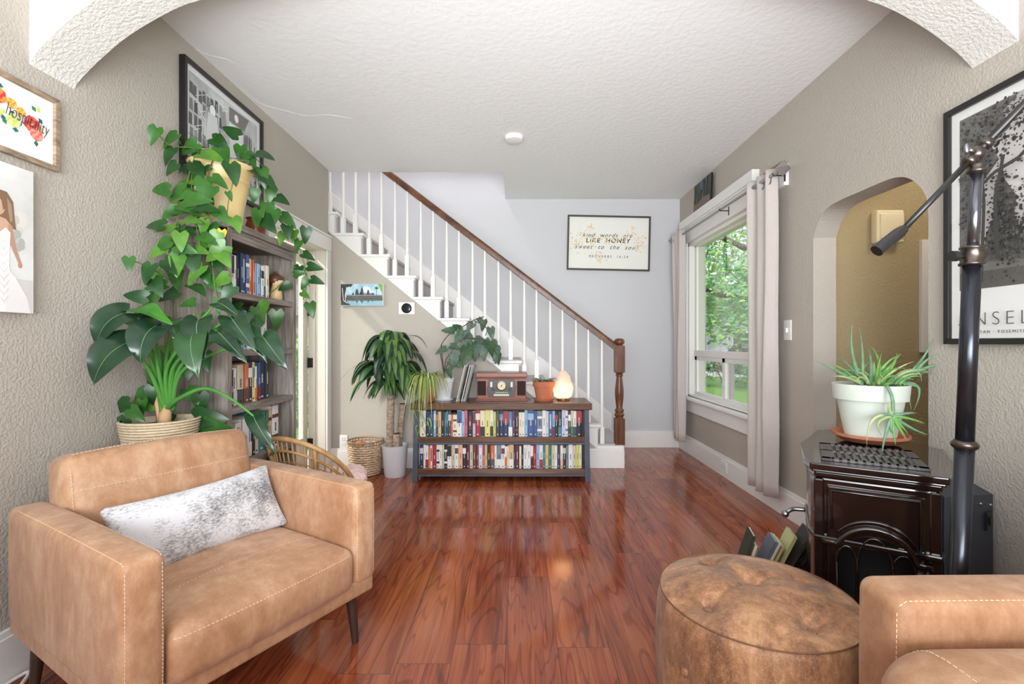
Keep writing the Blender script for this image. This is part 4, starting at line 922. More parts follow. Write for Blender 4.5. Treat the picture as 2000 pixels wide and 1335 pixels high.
# ------------------------------------------------------------ tall grey bookcase on the left wall
bx = thing('tall_bookcase', 'tall grey weathered wood bookcase against the left wall', 'bookcase', (-1.54, 2.633, 0))
BX0, BX1, BY0, BY1, BZ = XL+.004, -1.392, 2.288, 2.979, 1.70
def bl(o): o.location = (1.54, -2.633, 0); return o
for y in (BY0, BY1-.03): bl(MB().box(BX0, BX1, y, y+.03, 0, BZ-.02).build('side_panel', M_GREYW_V, bx, bevel=.002))
w = MB(); w.box(BX0, BX1+.012, BY0-.012, BY1+.012, BZ-.022, BZ+.012); bl(w.build('top_board', M_GREYW_H, bx, bevel=.003))
w = MB(); w.box(BX0+.01, BX1-.003, BY0-.0, BY1, BZ-.04, BZ-.022); bl(w.build('top_moulding', M_GREYW_H, bx, bevel=.003))
bl(MB().box(BX1-.02, BX1, BY0+.03, BY1-.03, BZ-.075, BZ-.04).build('top_rail', M_GREYW_H, bx, bevel=.002))
bl(MB().box(BX0, BX0+.008, BY0+.03, BY1-.03, .03, BZ-.03).build('back_panel', M_GREYW_V, bx))
SZ = [1.372, 1.085, .80, .51, .22]
for z in SZ+[.07]: bl(MB().box(BX0+.008, BX1-.001, BY0+.03, BY1-.03, z-.032, z).build('shelf', M_GREYW_H, bx, bevel=.002))
w = MB()
for y in (BY0-.006, BY1): w.box(BX1-.042, BX1, y, y+.006, 0, BZ-.04)
w.box(BX0, BX0+.035, BY0-.006, BY0, 0, BZ-.04); w.box(BX0+.035, BX1-.042, BY0-.006, BY0, BZ-.10, BZ-.04)
bl(w.build('side_trim', M_GREYW_V, bx, bevel=.001))
def srow(specs, z, where, seed, y0=BY0+.038, total=None, dep=.17, xf=BX1-.045):
    tot = sum(s[3] for s in specs); row(specs, y0, total/tot, xf, z, 0, where, 'books in the tall grey bookcase', side=True, seed=seed, dep=dep)
srow([('grey-blue', None, 0, 8, .20), ('red', None, 0, 14, .205), ('cream', 'black', 0, 12, .19), ('white', 'black', 1, 12, .195), ('white', None, 0, 9, .195), ('black', None, 0, 7, .205), ('navy blue', None, 0, 12, .215), ('navy blue', 'light blue', 3, 10, .215), ('blue', 'white', 4, 14, .215), ('orange', 'peach', 1, 9, .20),
      ('red', None, 0, 9, .20), ('orange', None, 0, 6, .20), ('dark red', 'pink', 0, 9, .195), ('light blue', None, 0, 14, .185), ('light blue', 'blue', 0, 9, .185), ('white', 'black', 0, 12, .178), ('pale grey', 'blue', 2, 8, .18), ('cream', None, 0, 16, .19)], 1.372, 'top shelf of tall bookcase', 12, total=.43)
srow([('white', 'black', 0, 10, .19), ('black', 'white', 4, 10, .19), ('pale grey', None, 0, 10, .20), ('white', 'black', 2, 9, .20), ('teal', None, 0, 8, .205), ('light blue', 'teal', 1, 9, .205), ('white', 'dark grey', 0, 10, .19), ('black', 'white', 2, 9, .21), ('grey-blue', None, 0, 8, .195), ('white', 'green', 0, 16, .205), ('pale grey', 'white', 1, 10, .205), ('yellow', 'black', 1, 16, .205)], 1.085, 'second shelf of tall bookcase', 13, total=.47)
srow([('grey-blue', 'white', 1, 9, .19), ('white', 'tan', 4, 10, .19), ('dark brown', None, 0, 8, .185), ('white', 'pale grey', 2, 14, .19), ('beige', 'dark grey', 2, 18, .205), ('orange', 'brown', 2, 12, .21), ('navy blue', 'white', 0, 12, .215), ('yellow', 'grey-blue', 0, 10, .215), ('cream', 'orange', 2, 7, .19), ('blue', 'dark red', 2, 8, .21), ('navy blue', None, 0, 20, .215), ('charcoal', None, 0, 10, .215)], .80, 'third shelf of tall bookcase', 14, total=.43, dep=.2)
srow([('navy blue', None, 0, 8, .17), ('steel blue', None, 0, 8, .17), ('pale grey', None, 0, 12, .18), ('white', 'red', 3, 12, .195), ('white', None, 0, 16, .21), ('steel blue', 'white', 2, 7, .205), ('black', None, 0, 8, .20), ('beige', None, 0, 10, .205), ('teal', 'light blue', 0, 18, .22), ('green', None, 0, 8, .22), ('peach', 'dark red', 4, 9, .225), ('white', 'brown', 4, 18, .24)], .51, 'fourth shelf of tall bookcase', 15, total=.53, dep=.2)
# doll on the top shelf
o = thing('wooden_doll', 'round wooden doll with brown hair at the end of the top shelf', 'doll', (BX1-.07, 2.875, 1.373))
MB().lathe([(.028, 0), (.036, .012), (.034, .05), (.025, .085), (.001, .09)], n=20).build('body', mat('doll_cream', rgb(222, 196, 150), .4, var=(30, rgb(196, 160, 112), .4)), o, smooth=True)
w = MB(); w.ball((0, 0, .118), .042, n=12, sc=(1, 1, .85)); w.build('head', mat('doll_skin', rgb(232, 206, 164), .4), o, smooth=True)
w = MB(); w.ball((-.004, 0, .124), .0455, n=12, sc=(1, 1, .88)); w.ball((-.004, 0, .165), .012, n=8); w.build('hair', mat('doll_hair', rgb(92, 56, 36), .35), o, smooth=True)
# ------------------------------------------------------------ upholstered furniture
def seat_furniture(t, W_, D_, AT, AH, ST, BT, legs=True, side_only=None, front_round=0, cush=None):
    """local frame: x along the front, y backwards, front at y=0"""
    hw = W_/2
    for s_ in (-1, 1):
        x0, x1 = (hw-AT, hw) if s_ > 0 else (-hw, -hw+AT)
        am = MB().soft(x0, x1, 0, D_, .24, AH, .024, (.004*1, .004, .006), n=6); a = am.build('armrest', M_LEA, t, smooth=True)
        w = MB()
        for xx in (x0+.010, x1-.010):
            stitch(w, snapped(am, [(xx, 0, .27+.01*i) for i in range(int((AH-.285)/.01))], (0, 1, 0)), .010, .006, .0010)
            stitch(w, snapped(am, [(xx, .012+.01*i, 0+AH) for i in range(int((D_-.08)/.01))], (0, 0, -1)), .010, .006, .0010)
        w.build('stitching', M_THREAD, a)
    return hw
ac = thing('armchair', 'tan leather armchair with wide arms standing left of the wood floor', 'armchair', (-.7325, 1.454, 0), math.atan2(.867, .498))
HW, AD, AH = .395, .80, .598
seat_furniture(ac, .79, AD, .098, AH, .36, .76)
MB().soft(-HW+.006, HW-.006, .006, AD, .195, .255, .012, n=6).build('base_frame', M_LEA, ac, smooth=True)
scm = MB().soft(-HW+.10, HW-.10, -.006, .62, .235, .385, .035, (.0, .018, .03), n=10); sc_ = scm.build('seat_cushion', M_LEA, ac, smooth=True)
w = MB()
def topz(x, y): 
    u = x/(HW-.10); v = (y-.307)/.313
    return .385+.03*max(0, 1-u*u)**.7*max(0, 1-v*v)**.7
stitch(w, snapped(scm, [(-HW+.115+i*.0105, 0, .366) for i in range(54)], (0, 1, 0)), .011, .0065, .0011)
stitch(w, snapped(scm, [(-HW+.12+i*.0105, .20, .4) for i in range(53)], (0, 0, -1)), .011, .0055, .0008)
w.build('stitching', M_THREAD, sc_)
MB().soft(-HW+.01, HW-.01, AD-.10, AD, .24, .58, .025, n=6).build('back_frame', M_LEA, ac, smooth=True)
lean = Matrix.Translation((0, .60, .36)) @ Matrix.Rotation(radians(-9), 4, 'X')
bc = MB().soft(-HW+.092, HW-.092, 0, .15, -.01, .40, .04, (.006, .030, .012), n=10, M=lean).build('back_cushion', M_LEA, ac, smooth=True)
w = MB()
def fy(x, z):
    u = x/(HW-.092); v = (z-.195)/.205
    return -.030*max(0, 1-u*u)**.7*max(0, 1-v*v)**.7-.0012
n_ = 54; pts = [(-.275+.55*i/n_, 0, .285) for i in range(n_+1)]; stitch(w, [lean @ Vector((p[0], fy(p[0], p[2])+.0012*0, p[2])) for p in pts], .011, .0065, .0011)
stitch(w, [lean @ Vector((-.285, fy(-.285, .02+.0135*i), .02+.0135*i)) for i in range(26)], .011, .0065, .0011)
stitch(w, [lean @ Vector((-.27+.54*i/40, .018, .402+.009*max(0, 1-(i/20-1)**2))) for i in range(41)], .011, .0065, .0011)
w.build('stitching', M_THREAD, bc)
for x in (-HW+.06, HW-.06):
    for y, ty in ((.07, -.02), (AD-.07, .02)):
        s_ = .02 if x > 0 else -.02
        MB().tube([(x, y, .20), (x+s_*.6, y+ty*.6, .0)], [.022, .012], 14).build('leg', M_DKLEG, ac, smooth=40)
# pillow
def hide_mat():
    m = mat('speckled_cowhide', rgb(214, 214, 218), .9); n = m.node_tree.nodes; l = m.node_tree.links; b = n['Principled BSDF']
    tc = n.new('ShaderNodeTexCoord'); mp = n.new('ShaderNodeMapping'); mp.inputs['Scale'].default_value = (90, 90, 200); l.new(tc.outputs['Object'], mp.inputs[0])
    a = n.new('ShaderNodeTexNoise'); a.inputs['Scale'].default_value = 1; a.inputs['Detail'].default_value = 5; a.inputs['Roughness'].default_value = .7; l.new(mp.outputs[0], a.inputs[0])
    g = n.new('ShaderNodeTexNoise'); g.inputs['Scale'].default_value = 7; g.inputs['Detail'].default_value = 5; g.inputs['Roughness'].default_value = .6; l.new(tc.outputs['Object'], g.inputs[0])
    ad = n.new('ShaderNodeMath'); ad.operation = 'MULTIPLY_ADD'; ad.inputs[1].default_value = 1.15; l.new(g.outputs[0], ad.inputs[0]); l.new(a.outputs[0], ad.inputs[2])
    cr = n.new('ShaderNodeValToRGB'); e = cr.color_ramp.elements; e[0].position = .98; e[0].color = rgb(214, 214, 218); e[1].position = 1.0; e[1].color = rgb(96, 96, 104)
    mr = n.new('ShaderNodeMapRange'); mr.inputs[1].default_value = .95; mr.inputs[2].default_value = 1.38; l.new(ad.outputs[0], mr.inputs[0])
    e[0].position = .2; e[1].position = .95; q = cr.color_ramp.elements.new(.45); q.color = rgb(180, 178, 178)
    l.new(mr.outputs[0], cr.inputs[0]); l.new(cr.outputs[0], b.inputs['Base Color']); b.inputs['Sheen Weight'].default_value = .4
    bp = n.new('ShaderNodeBump'); bp.inputs['Strength'].default_value = .6; bp.inputs['Distance'].default_value = .003; l.new(a.outputs[0], bp.inputs['Height']); l.new(bp.outputs[0], b.inputs['Normal'])
    return m
def pillow_fn(o, h):
    u, v = o.x/h.x, o.z/h.z
    k = max(0, (1-u**2))**.45*max(0, (1-v**2))**.5
    return Vector((o.x*(1-.06*(1-v*v)), o.y*(.10+.90*k), o.z*(1-.12*(1-u**2))))
Ra = Matrix.Rotation(math.atan2(.867, .498), 4, 'Z'); O_ = Vector((-.7325, 1.454, 0))
o = MB().soft(-.275, .275, -.06, .06, -.128, .128, .018, (0, 0, 0), n=22, fn=pillow_fn).build('lumbar_pillow', hide_mat(), smooth=True)
tag(o, 'grey and white speckled cowhide pillow lying on the tan armchair', 'pillow')
o.matrix_world = Matrix.Translation(O_) @ Ra @ Matrix.Translation((.015, .445, .500)) @ Matrix.Rotation(radians(-30), 4, 'X') @ Matrix.Rotation(radians(-2), 4, 'Y')

# sofa along the right wall; its far arm and seat come into view
so = thing('sofa', 'tan leather sofa along the right wall, its arm beside the tufted ottoman', 'sofa', (.765, .135, 0), -pi/2)
SW = 1.90; sh = SW/2
for s_ in (-1, 1):
    x0, x1 = (sh-.13, sh) if s_ > 0 else (-sh, -sh+.13)
    am = MB().soft(x0, x1, 0, .86, .20, .60, .03, (.006, .006, .006), n=6); a = am.build('armrest', M_LEA, so, smooth=True)
    w = MB(); xi_ = x1-.012 if s_ < 0 else x0+.012
    stitch(w, snapped(am, [(xi_, 0, .26+.01*i) for i in range(32)], (0, 1, 0)), .011, .0065, .0011); stitch(w, snapped(am, [(xi_, .012+.01*i, .6) for i in range(70)], (0, 0, -1)), .011, .0065, .0011)
    w.build('stitching', M_THREAD, a)
MB().soft(-sh+.01, sh-.01, .01, .9, .18, .27, .02, n=6).build('base_frame', M_LEA, so, smooth=True)
for k in range(2):
    x0 = -sh+.132+k*.82
    cm_ = MB().soft(x0, x0+.81, -.085, .58, .26, .548, .10, (0, .03, .02), n=10); c_ = cm_.build('seat_cushion', M_LEA, so, smooth=True)
    w = MB(); stitch(w, snapped(cm_, [(x0+.012+i*.01, .0, .5) for i in range(79)], (0, 0, -1)), .012, .007, .0012)
    stitch(w, snapped(cm_, [(x0+.02, -.05+i*.01, .5) for i in range(60)], (0, 0, -1)), .012, .007, .0012)
    w.build('stitching', M_THREAD, c_)
MB().soft(-sh+.01, sh-.01, .72, .90, .25, .80, .05, n=6).build('back_frame', M_LEA, so, smooth=True)
for k in range(2): MB().soft(-sh+.14+k*.82, -sh+.94+k*.82, .56, .73, .47, .86, .06, (0, .03, .02), n=8).build('back_cushion', M_LEA, so, smooth=True)
for x in (-sh+.08, sh-.08):
    for y in (.06, .8): MB().tube([(x, y, .19), (x, y, 0)], [.024, .014], 12).build('leg', M_DKLEG, so, smooth=40)

# ottoman: tufted drum
ot = thing('ottoman', 'round distressed brown leather ottoman with button tufted top', 'ottoman', (.68, 1.365, 0))
RO, ZO = .262, .40
btn = [(0, .0)]+[(.165*cos(a), .165*sin(a)) for a in [radians(30+60*k) for k in range(6)]]
BA = (20, 111, 204, 290); btn = [(0, .02)]+[(.178*cos(radians(a)), .178*sin(radians(a))) for a in BA]
MA = [(BA[i]+((BA[(i+1) % 4]-BA[i]) % 360)/2) % 360 for i in range(4)]
def top_h(x, y):
    r = math.hypot(x, y)/RO; z = ZO+.045*max(0, 1-r**2.6)
    for bx_, by_ in btn:
        d_ = math.hypot(x-bx_, y-by_); z -= .030*math.exp(-(d_/.026)**1.3)+.012*math.exp(-(d_/.075)**2)
    for i in range(1, 5):      # creases from the centre to the buttons and on to the rim seam
        bx_, by_ = btn[i]; L = math.hypot(bx_, by_); ux, uy = bx_/L, by_/L
        t = x*ux+y*uy; dd = abs(x*uy-y*ux)
        for ma in (MA[i-1], MA[i-2]):
            ex, ey = RO*cos(radians(ma)), RO*sin(radians(ma)); ax_, ay_ = ex-bx_, ey-by_; L2 = ax_**2+ay_**2; tt = ((x-bx_)*ax_+(y-by_)*ay_)/L2; d2 = abs((x-bx_)*ay_-(y-by_)*ax_)/math.sqrt(L2)
            if .08 < tt < 1: z -= .0045*math.exp(-(d2/.005)**2)
        c2 = btn[0]; ax_, ay_ = bx_-c2[0], by_-c2[1]; L2 = math.hypot(ax_, ay_); t = ((x-c2[0])*ax_+(y-c2[1])*ay_)/L2; dd = abs((x-c2[0])*ay_-(y-c2[1])*ax_)/L2
        if 0 < t < L2: z -= .007*math.exp(-(dd/.010)**2)
    return z
w = MB(); N = 180; vs = []; fs = []
NR = 72
for i in range(NR+1):
    r = RO*(i/NR)
    for k in range(N):
        a = 2*pi*k/N; x, y = r*cos(a), r*sin(a); vs.append((x, y, top_h(x, y) if i < NR else ZO))
for i in range(NR):
    for k in range(N): fs.append((i*N+k, (i+1)*N+k, (i+1)*N+(k+1) % N, i*N+(k+1) % N))
w.add(vs, fs); w.build('top_cover', M_LEAD, ot, smooth=True)
w = MB(); prof = [(RO-.03, .03), (RO-.006, .035), (RO+.002, .06), (RO+.006, .10), (RO+.010, .14), (RO+.012, .18), (RO+.013, .21), (RO+.013, .23), (RO+.013, .24), (RO+.013, .25), (RO+.013, .26), (RO+.013, .27), (RO+.012, .29), (RO+.011, .31), (RO+.009, .34), (RO+.007, .36), (RO+.004, .38), (RO-.001, ZO-.004), (RO-.008, ZO)]
def bod(w):
    w.lathe(prof, n=240, cap=False)
    for v in w.v:
        a = math.atan2(v.y, v.x)
        for k in range(4):
            da = (a-radians(BA[k])+pi) % (2*pi)-pi; d_ = math.hypot(da*RO, v.z-.25)
            q = Vector((v.x, v.y, 0)).normalized(); v -= q*(.022*math.exp(-(d_/.03)**1.3))
            ds = (a-radians(MA[k])+pi) % (2*pi)-pi; v -= q*(.003*math.exp(-(ds*RO/.005)**2))
bod(w); w.build('side_cover', M_LEAD, ot, smooth=True)
w = MB(); w.tube([(RO*cos(a)*1.0, RO*sin(a)*1.0, ZO) for a in [2*pi*k/90 for k in range(90)]], .0018, 6, closed=True); w.build('piping', mat('dark_seam', rgb(112, 76, 52), .6), ot, smooth=True)
for bx_, by_ in btn: MB().ball((bx_, by_, top_h(bx_, by_)+.006), .013, n=8, sc=(1, 1, .5)).build('button', M_LEAD, ot, smooth=True)
for k in range(4):
    a = radians(BA[k]); MB().ball(((RO-.004)*cos(a), (RO-.008)*sin(a), .25), .013, n=8).build('button', M_LEAD, ot, smooth=True)
MB().lathe([(RO-.02, 0), (RO-.02, .036)], n=40).build('base', M_BLACK, ot)

# ------------------------------------------------------------ stove
M_ENAM = mat('brown_enamel', rgb(30, 17, 14), .09, coat=.8, var=(3, rgb(22, 13, 12), .4)); M_IRON = mat('grey_cast_iron', rgb(96, 92, 92), .5, .4); M_PANEL = mat('blue_black_panel', rgb(42, 46, 58), .4)
sv = thing('wood_stove', 'glossy dark brown enamelled stove with arched door against the right wall', 'stove', (1.1865, 1.5805, 0), math.atan2(-.191, .319))
OUT = [(-.186, 0), (.186, -.01), (.25, .24), (.27, .5), (.02, .84), (-.057, .86), (-.15, .74), (-.218, .36), (-.212, .20), (-.205, .06)]
def scl(pts, k, c=(.02, .4)): return [(c[0]+(x-c[0])*k, c[1]+(y-c[1])*k) for x, y in pts]
ZS = .70
w = MB(); w.prism(OUT, ZS-.024, ZS); w.prism(scl(OUT, .97), ZS-.034, ZS-.024); w.prism(scl(OUT, .93), ZS-.055, ZS-.034); w.build('top_plate', M_ENAM, sv, bevel=.007, seg=3)
BODY = scl(OUT, .90)
w = MB(); w.prism(BODY, .09, ZS-.055); w.build('firebox', M_ENAM, sv, bevel=.01, seg=3)
w = MB(); w.prism(scl(OUT, .94), .42, .442); w.prism(scl(OUT, .96), .08, .12); w.build('moulding_band', M_ENAM, sv, bevel=.006)
yf = .4+(0-.4)*.90   # front plane of the body
for x in (-.158, .158): MB().box(x-.016, x+.016, yf-.012, yf+.01, .10, ZS-.06).build('corner_pilaster', M_ENAM, sv, bevel=.006)
dr_ = MB().box(-.135, .135, yf-.014, yf+.004, .12, .62).build('stove_door', M_ENAM, sv, bevel=.006)
def arc(cx, cz, rx, rz, a0, a1, n_, y): return [(cx+rx*cos(a0+(a1-a0)*i/n_), y, cz+rz*sin(a0+(a1-a0)*i/n_)) for i in range(n_+1)]
w = MB(); y_ = yf-.016
w.tube([(-.12, y_, .475)]+[(-.122, y_, .605), (.118, y_, .605), (.12, y_, .43)], .0045, 8)
w.tube(arc(.0, .39, .128, .125, radians(145), radians(25), 24, y_), .0045, 8)
w.build('door_moulding', M_ENAM, dr_, smooth=True)
w = MB(); w.tube([(-.15, y_, .425)]+[(-.118, y_, .425)]+arc(-.0, .38, .112, .112, radians(158), radians(12), 28, y_-.004)+[(.125, y_-.004, .40), (.15, y_-.006, .40)], .010, 10)
w.build('arch_moulding', M_ENAM, dr_, smooth=True)
w = MB()
w.tube([(-.108, y_, .12), (-.108, y_, .36)]+arc(-.078, .36, .03, .06, pi, 0, 12, y_)+[(-.048, y_, .12)], .0045, 8)
w.tube([(-.048, y_, .36)]+arc(.0, .36, .048, .10, pi, 0, 14, y_)+[(.048, y_, .12)], .0045, 8)
w.tube([(.048, y_, .36)]+arc(.078, .36, .03, .06, pi, 0, 12, y_)+[(.108, y_, .12)], .0045, 8)
w.build('window_tracery', M_ENAM, dr_, smooth=True)
w = MB(); w.prism([(-.104, .12)]+[(p[0], p[2]) for p in arc(0, .36, .102, .105, pi, 0, 20, 0)]+[(.104, .12)], yf-.0155, yf-.0135, 'y'); w.build('door_glass', mat('stove_glass', rgb(8, 7, 7), .3, spec=.2), dr_)
gr = MB(); g0, g1, h0, h1 = -.15, .15, .05, .36
gr.box(g0, g1, h0, h0+.03, ZS, ZS+.010); gr.box(g0, g1, h1-.03, h1, ZS, ZS+.010); gr.box(g0, g0+.03, h0, h1, ZS, ZS+.010); gr.box(g1-.03, g1, h0, h1, ZS, ZS+.010); gr.box(g0, g1, (h0+h1)/2-.01, (h0+h1)/2+.01, ZS, ZS+.010)
for i in range(11): gr.box(g0+.028+i*.0228, g0+.028+i*.0228+.0125, h0, h1, ZS, ZS+.010)
gr.build('top_grate', M_IRON, sv, bevel=.002)
MB().box(g0+.02, g1-.02, h0+.02, h1-.02, ZS-.0, ZS+.002).build('grate_dark_sheet', M_BLACK, sv)  # black sheet on the plate, standing for the dark of a recess
w = MB(); w.tube(spline([(-.20, .10, .50), (-.235, .09, .50), (-.25, .08, .495), (-.262, .07, .485)], 4), [.008]*12+[.010], 10); w.ball((-.264, .068, .483), .013, n=8); w.build('door_handle', M_METAL, sv, smooth=True)
for x, y in ((-.14, .09), (.14, .08), (-.13, .62), (.12, .62)): MB().lathe([(.022, 0), (.026, .02), (.02, .09)], (x, y, 0), 14).build('leg', M_ENAM, sv, smooth=40)
# rear hopper housing with its side panel
inv = Matrix.Rotation(-math.atan2(-.191, .319), 4, 'Z') @ Matrix.Translation((-1.1865, -1.5805, 0))
HP = [(1.395, 1.56), (1.712, 1.715), (1.712, 2.18), (1.52, 2.2)]
w = MB(); n_ = 4; zt = [.615, .575, .685, .692]
vs = [(x, y, .04) for x, y in HP]+[(x, y, zt[i]) for i, (x, y) in enumerate(HP)]
w.add([inv @ Vector(v) for v in vs], [(3, 2, 1, 0), (4, 5, 6, 7)]+[(i, (i+1) % 4, 4+(i+1) % 4, 4+i) for i in range(4)]); hp = w.build('hopper', M_PANEL, sv, bevel=.004)
dd = Vector((1.712-1.395, 1.715-1.56, 0)).normalized(); nn = Vector((dd.y, -dd.x, 0))
Mp = inv @ basis(Vector((1.395, 1.56, 0)), dd, Vector((0, 0, 1)), nn)
w = MB(); w.box(.285, .32, .455, .52, .0, .008, M=Mp); w.box(.294, .311, .475, .505, .008, .014, M=Mp); w.build('power_switch', M_BLACK, hp, bevel=.001)
w = MB(); 
for x, z in ((.255, .555), (.33, .54)): w.lathe([(.006, 0), (.005, .004), (.001, .005)], n=8, M=Mp @ Matrix.Translation((x, z, 0)))
w.build('screw', M_METAL, hp)

# ------------------------------------------------------------ floor lamp
LY = 1.27
def LP(px, py, Y=LY): return P(px, py, Y)
bs = Vector((LP(1856, 1300).x, LY, 0)); M_POLE = mat('gunmetal_tube', rgb(58, 60, 66), .25, .8); M_GUN = mat('dark_bronze_metal', rgb(92, 84, 78), .3, .9)
fl = thing('floor_lamp', 'dark metal boom arm floor lamp leaning in front of the stove', 'floor lamp', bs)
def sub(p): return Vector(p)-bs
MB().lathe([(.14, 0), (.14, .012), (.13, .02), (.03, .028), (.02, .05)], n=36).build('base', M_BLACK, fl, smooth=40)
b0 = Vector((0, 0, .04)); b1 = sub(LP(1884, 868)); b2 = sub(LP(1899, 500)); b3 = sub(LP(1908, 325))
MB().tube([b0, b1], .0215, 20).build('pole', M_POLE, fl, smooth=True)
MB().tube([b1, b2], .020, 20).build('pole', M_POLE, fl, smooth=True)
MB().tube([b2, b3], .0135, 18).build('inner_pole', mat('steel_tube', rgb(104, 106, 112), .22, .9), fl, smooth=True)
def ringed(c, prof): 
    q = (b3-b1).to_track_quat('Z', 'Y').to_matrix().to_4x4(); return MB().lathe(prof, n=22, M=Matrix.Translation(c) @ q)
ringed(b1, [(.022, -.012), (.028, -.006), (.030, 0), (.028, .006), (.022, .012)]).build('collar', M_GUN, fl, smooth=True)
ringed(b2, [(.023, -.026), (.028, -.024), (.028, -.019), (.024, -.016), (.029, 0), (.024, .016), (.028, .019), (.028, .024), (.017, .028)]).build('collar', M_GUN, fl, smooth=True)
kn = b2+Vector((-.026, 0, 0)); w = MB(); w.tube([kn, kn+Vector((-.016, 0, 0))], .005, 10); w.tube([kn+Vector((-.016, 0, 0)), kn+Vector((-.030, 0, 0))], .014, 14); w.build('knob', M_BLACK, fl, smooth=40)
w = ringed(b3, [(.0155, -.02), (.022, -.016), (.022, -.010), (.017, -.006), (.022, 0), (.017, .006), (.012, .010), (.012, .025)]); w.ball(b3+Vector((0, -.0, .034)), .020, n=10); w.build('pivot', M_GUN, fl, smooth=True)
pv = b3+Vector((0, -.0, .036)); w = MB(); w.tube([pv+Vector((-.018, -.012, 0)), pv+Vector((-.034, -.014, .002))], .005, 8); w.ball(pv+Vector((-.040, -.014, .006)), .014, n=8, sc=(.5, .4, 1)); w.build('wing_nut', M_METAL, fl, smooth=True)
e0 = sub(LP(1765, 447)); e1 = sub(LP(1712, 490)); dirn = (pv-e0).normalized()
far = pv+dirn*.75
w = MB(); w.tube([e0, pv+dirn*.0], .0078, 14); w.tube([pv, far], .0095, 14); w.build('boom_arm', M_BLACK, fl, smooth=True)
MB().tube([e0+(e1-e0)*-.06, e0, e0+(e1-e0)*.2, e1], [.008, .012, .0155, .0165], 16).build('counterweight', M_BLACK, fl, smooth=40)
for t in (-.028, .035): MB().tube([pv+dirn*(t-.012), pv+dirn*(t-.006), pv+dirn*(t+.006), pv+dirn*(t+.012)], [.012, .017, .017, .012], 14).build('arm_collar', M_GUN, fl, smooth=True)
w = MB(); w.tube([far, far+Vector((.03, 0, -.05))], .006, 8); w.lathe([(.10, -.20), (.05, -.06), (.03, -.05)], tuple(far+Vector((.03, 0, 0))), 24, cap=False); w.build('lamp_shade', M_BLACK, fl, smooth=40, solid=.002)

# ------------------------------------------------------------ books in a floor rack behind the ottoman
rk = thing('book_rack', 'low dark metal floor rack of thin books beside the stove', 'rack', (1.175, 2.26, 0), radians(-15))
w = MB()
for y in (-.06, .06):
    w.tube([(-.14, y, .02), (.14, y, .02)], .004, 6); w.tube([(.14, y, .02), (.20, y, .12)], .004, 6); w.tube([(-.14, y, .02), (-.14, y, .0)], .005, 6); w.tube([(.13, y, .02), (.13, y, .0)], .005, 6)
for x in (-.14, -.05, .05, .14): w.tube([(x, -.06, .02), (x, .06, .02)], .003, 6)
w.build('wire_frame', M_BLACK, rk)
fb = [('dark green', (58, 64, 50), -.12, .30, .20, 'thin dark green book leaning farthest left in the floor rack'), ('cream', (228, 220, 196), -.10, .30, .155, 'short cream book second from the left in the floor rack'),
      ('grey', (110, 116, 130), -.045, .42, .19, 'grey-blue book in the middle of the floor rack'), ('white', (226, 222, 210), -.030, .42, .185, 'white book behind the grey-blue one in the floor rack'), ('tan', (204, 182, 130), -.010, .42, .17, 'short tan book in the floor rack'),
      ('pale green', (194, 196, 140), .02, .42, .225, 'tall pale green book in the floor rack'), ('dark', (60, 58, 54), .055, .5, .26, 'largest dark grey book at the stove end of the floor rack'), ('brown', (52, 40, 34), .09, .5, .17, 'small dark brown book outermost at the stove end of the rack')]
for nm, c, x, ln, h, lab in fb:
    w = MB(); m_ = flat(*c); k = .0018; a = .0065
    w.box(-a, -a+k, 0, .13, 0, h, m_); w.box(a-k, a, 0, .13, 0, h, m_); w.box(-a, a, 0, .004, 0, h, m_); w.box(-a+k, a-k, .004, .126, .002, h-.002, M_PAPER)
    o = w.build('book'); o.matrix_world = Matrix.Translation((1.175, 2.26, .029)) @ Matrix.Rotation(radians(-15), 4, 'Z') @ Matrix.Translation((x, -.065, 0)) @ Matrix.Rotation(ln, 4, 'Y')
    tag(o, lab, 'book', 'books in the floor rack')
o = thing('ash_bucket', 'small black round bucket on the floor between rack and stove', 'bucket', (1.322, 2.175, 0))
MB().lathe([(.036, 0), (.044, .11), (.048, .115), (.042, .112), (.035, .01), (.001, .01)], n=26).build('bucket_body', M_BLACK, o, smooth=40)
w = MB(); w.tube(arc(0, .11, .046, .03, 0, pi, 14, 0), .003, 6); w.build('handle', M_BLACK, o, smooth=True)

# white wire rack by the left wall
o = thing('wire_rack', 'white wire rack foot on the floor by the left baseboard', 'rack', (-1.63, 1.38, 0))
w = MB(); pts = [(-.03, -.25, .02), (-.03, .21, .02), (.02, .20, .02), (.11, .02, .02)]
w.tube(spline([(-.04, -.25, .012), (-.035, .0, .012), (-.03, .20, .012), (-.01, .215, .012), (.04, .12, .012), (.10, -.02, .012)], 5), .006, 8)
w.tube([(-.035, -.10, .012), (.075, .05, .012)], .004, 6)
w.build('wire', M_WHITE, o, smooth=True)

# ------------------------------------------------------------ child rattan chair with fluffy throw
M_RAT = mat('rattan', rgb(196, 156, 104), .45, var=(20, rgb(164, 122, 76), .4), stretch=(1, 1, .3))
rc = thing('rattan_chair', 'small round-backed rattan chair in front of the tall bookcase behind the armchair', 'chair', (-1.12, 2.66, 0), radians(160))
R_ = .245
def hoop(a, zt=.63): return Vector((R_*1.05*cos(a), R_*sin(a), .32+(zt-.32)*max(0, sin(a))**.65))
hp_ = [hoop(radians(a)) for a in range(-8, 189, 6)]
MB().tube(hp_, .013, 10).build('back_hoop', M_RAT, rc, smooth=True)
w = MB(); w.tube([p*.94+Vector((0, 0, -.028)) for p in hp_[2:-2]], .007, 8); w.build('inner_hoop', M_RAT, rc, smooth=True)
w = MB()
for a in range(12, 170, 8):
    p = hoop(radians(a)); w.tube([(p.x*.93, p.y*.93, p.z-.02), (p.x*.78, p.y*.72, .31)], .0045, 6)
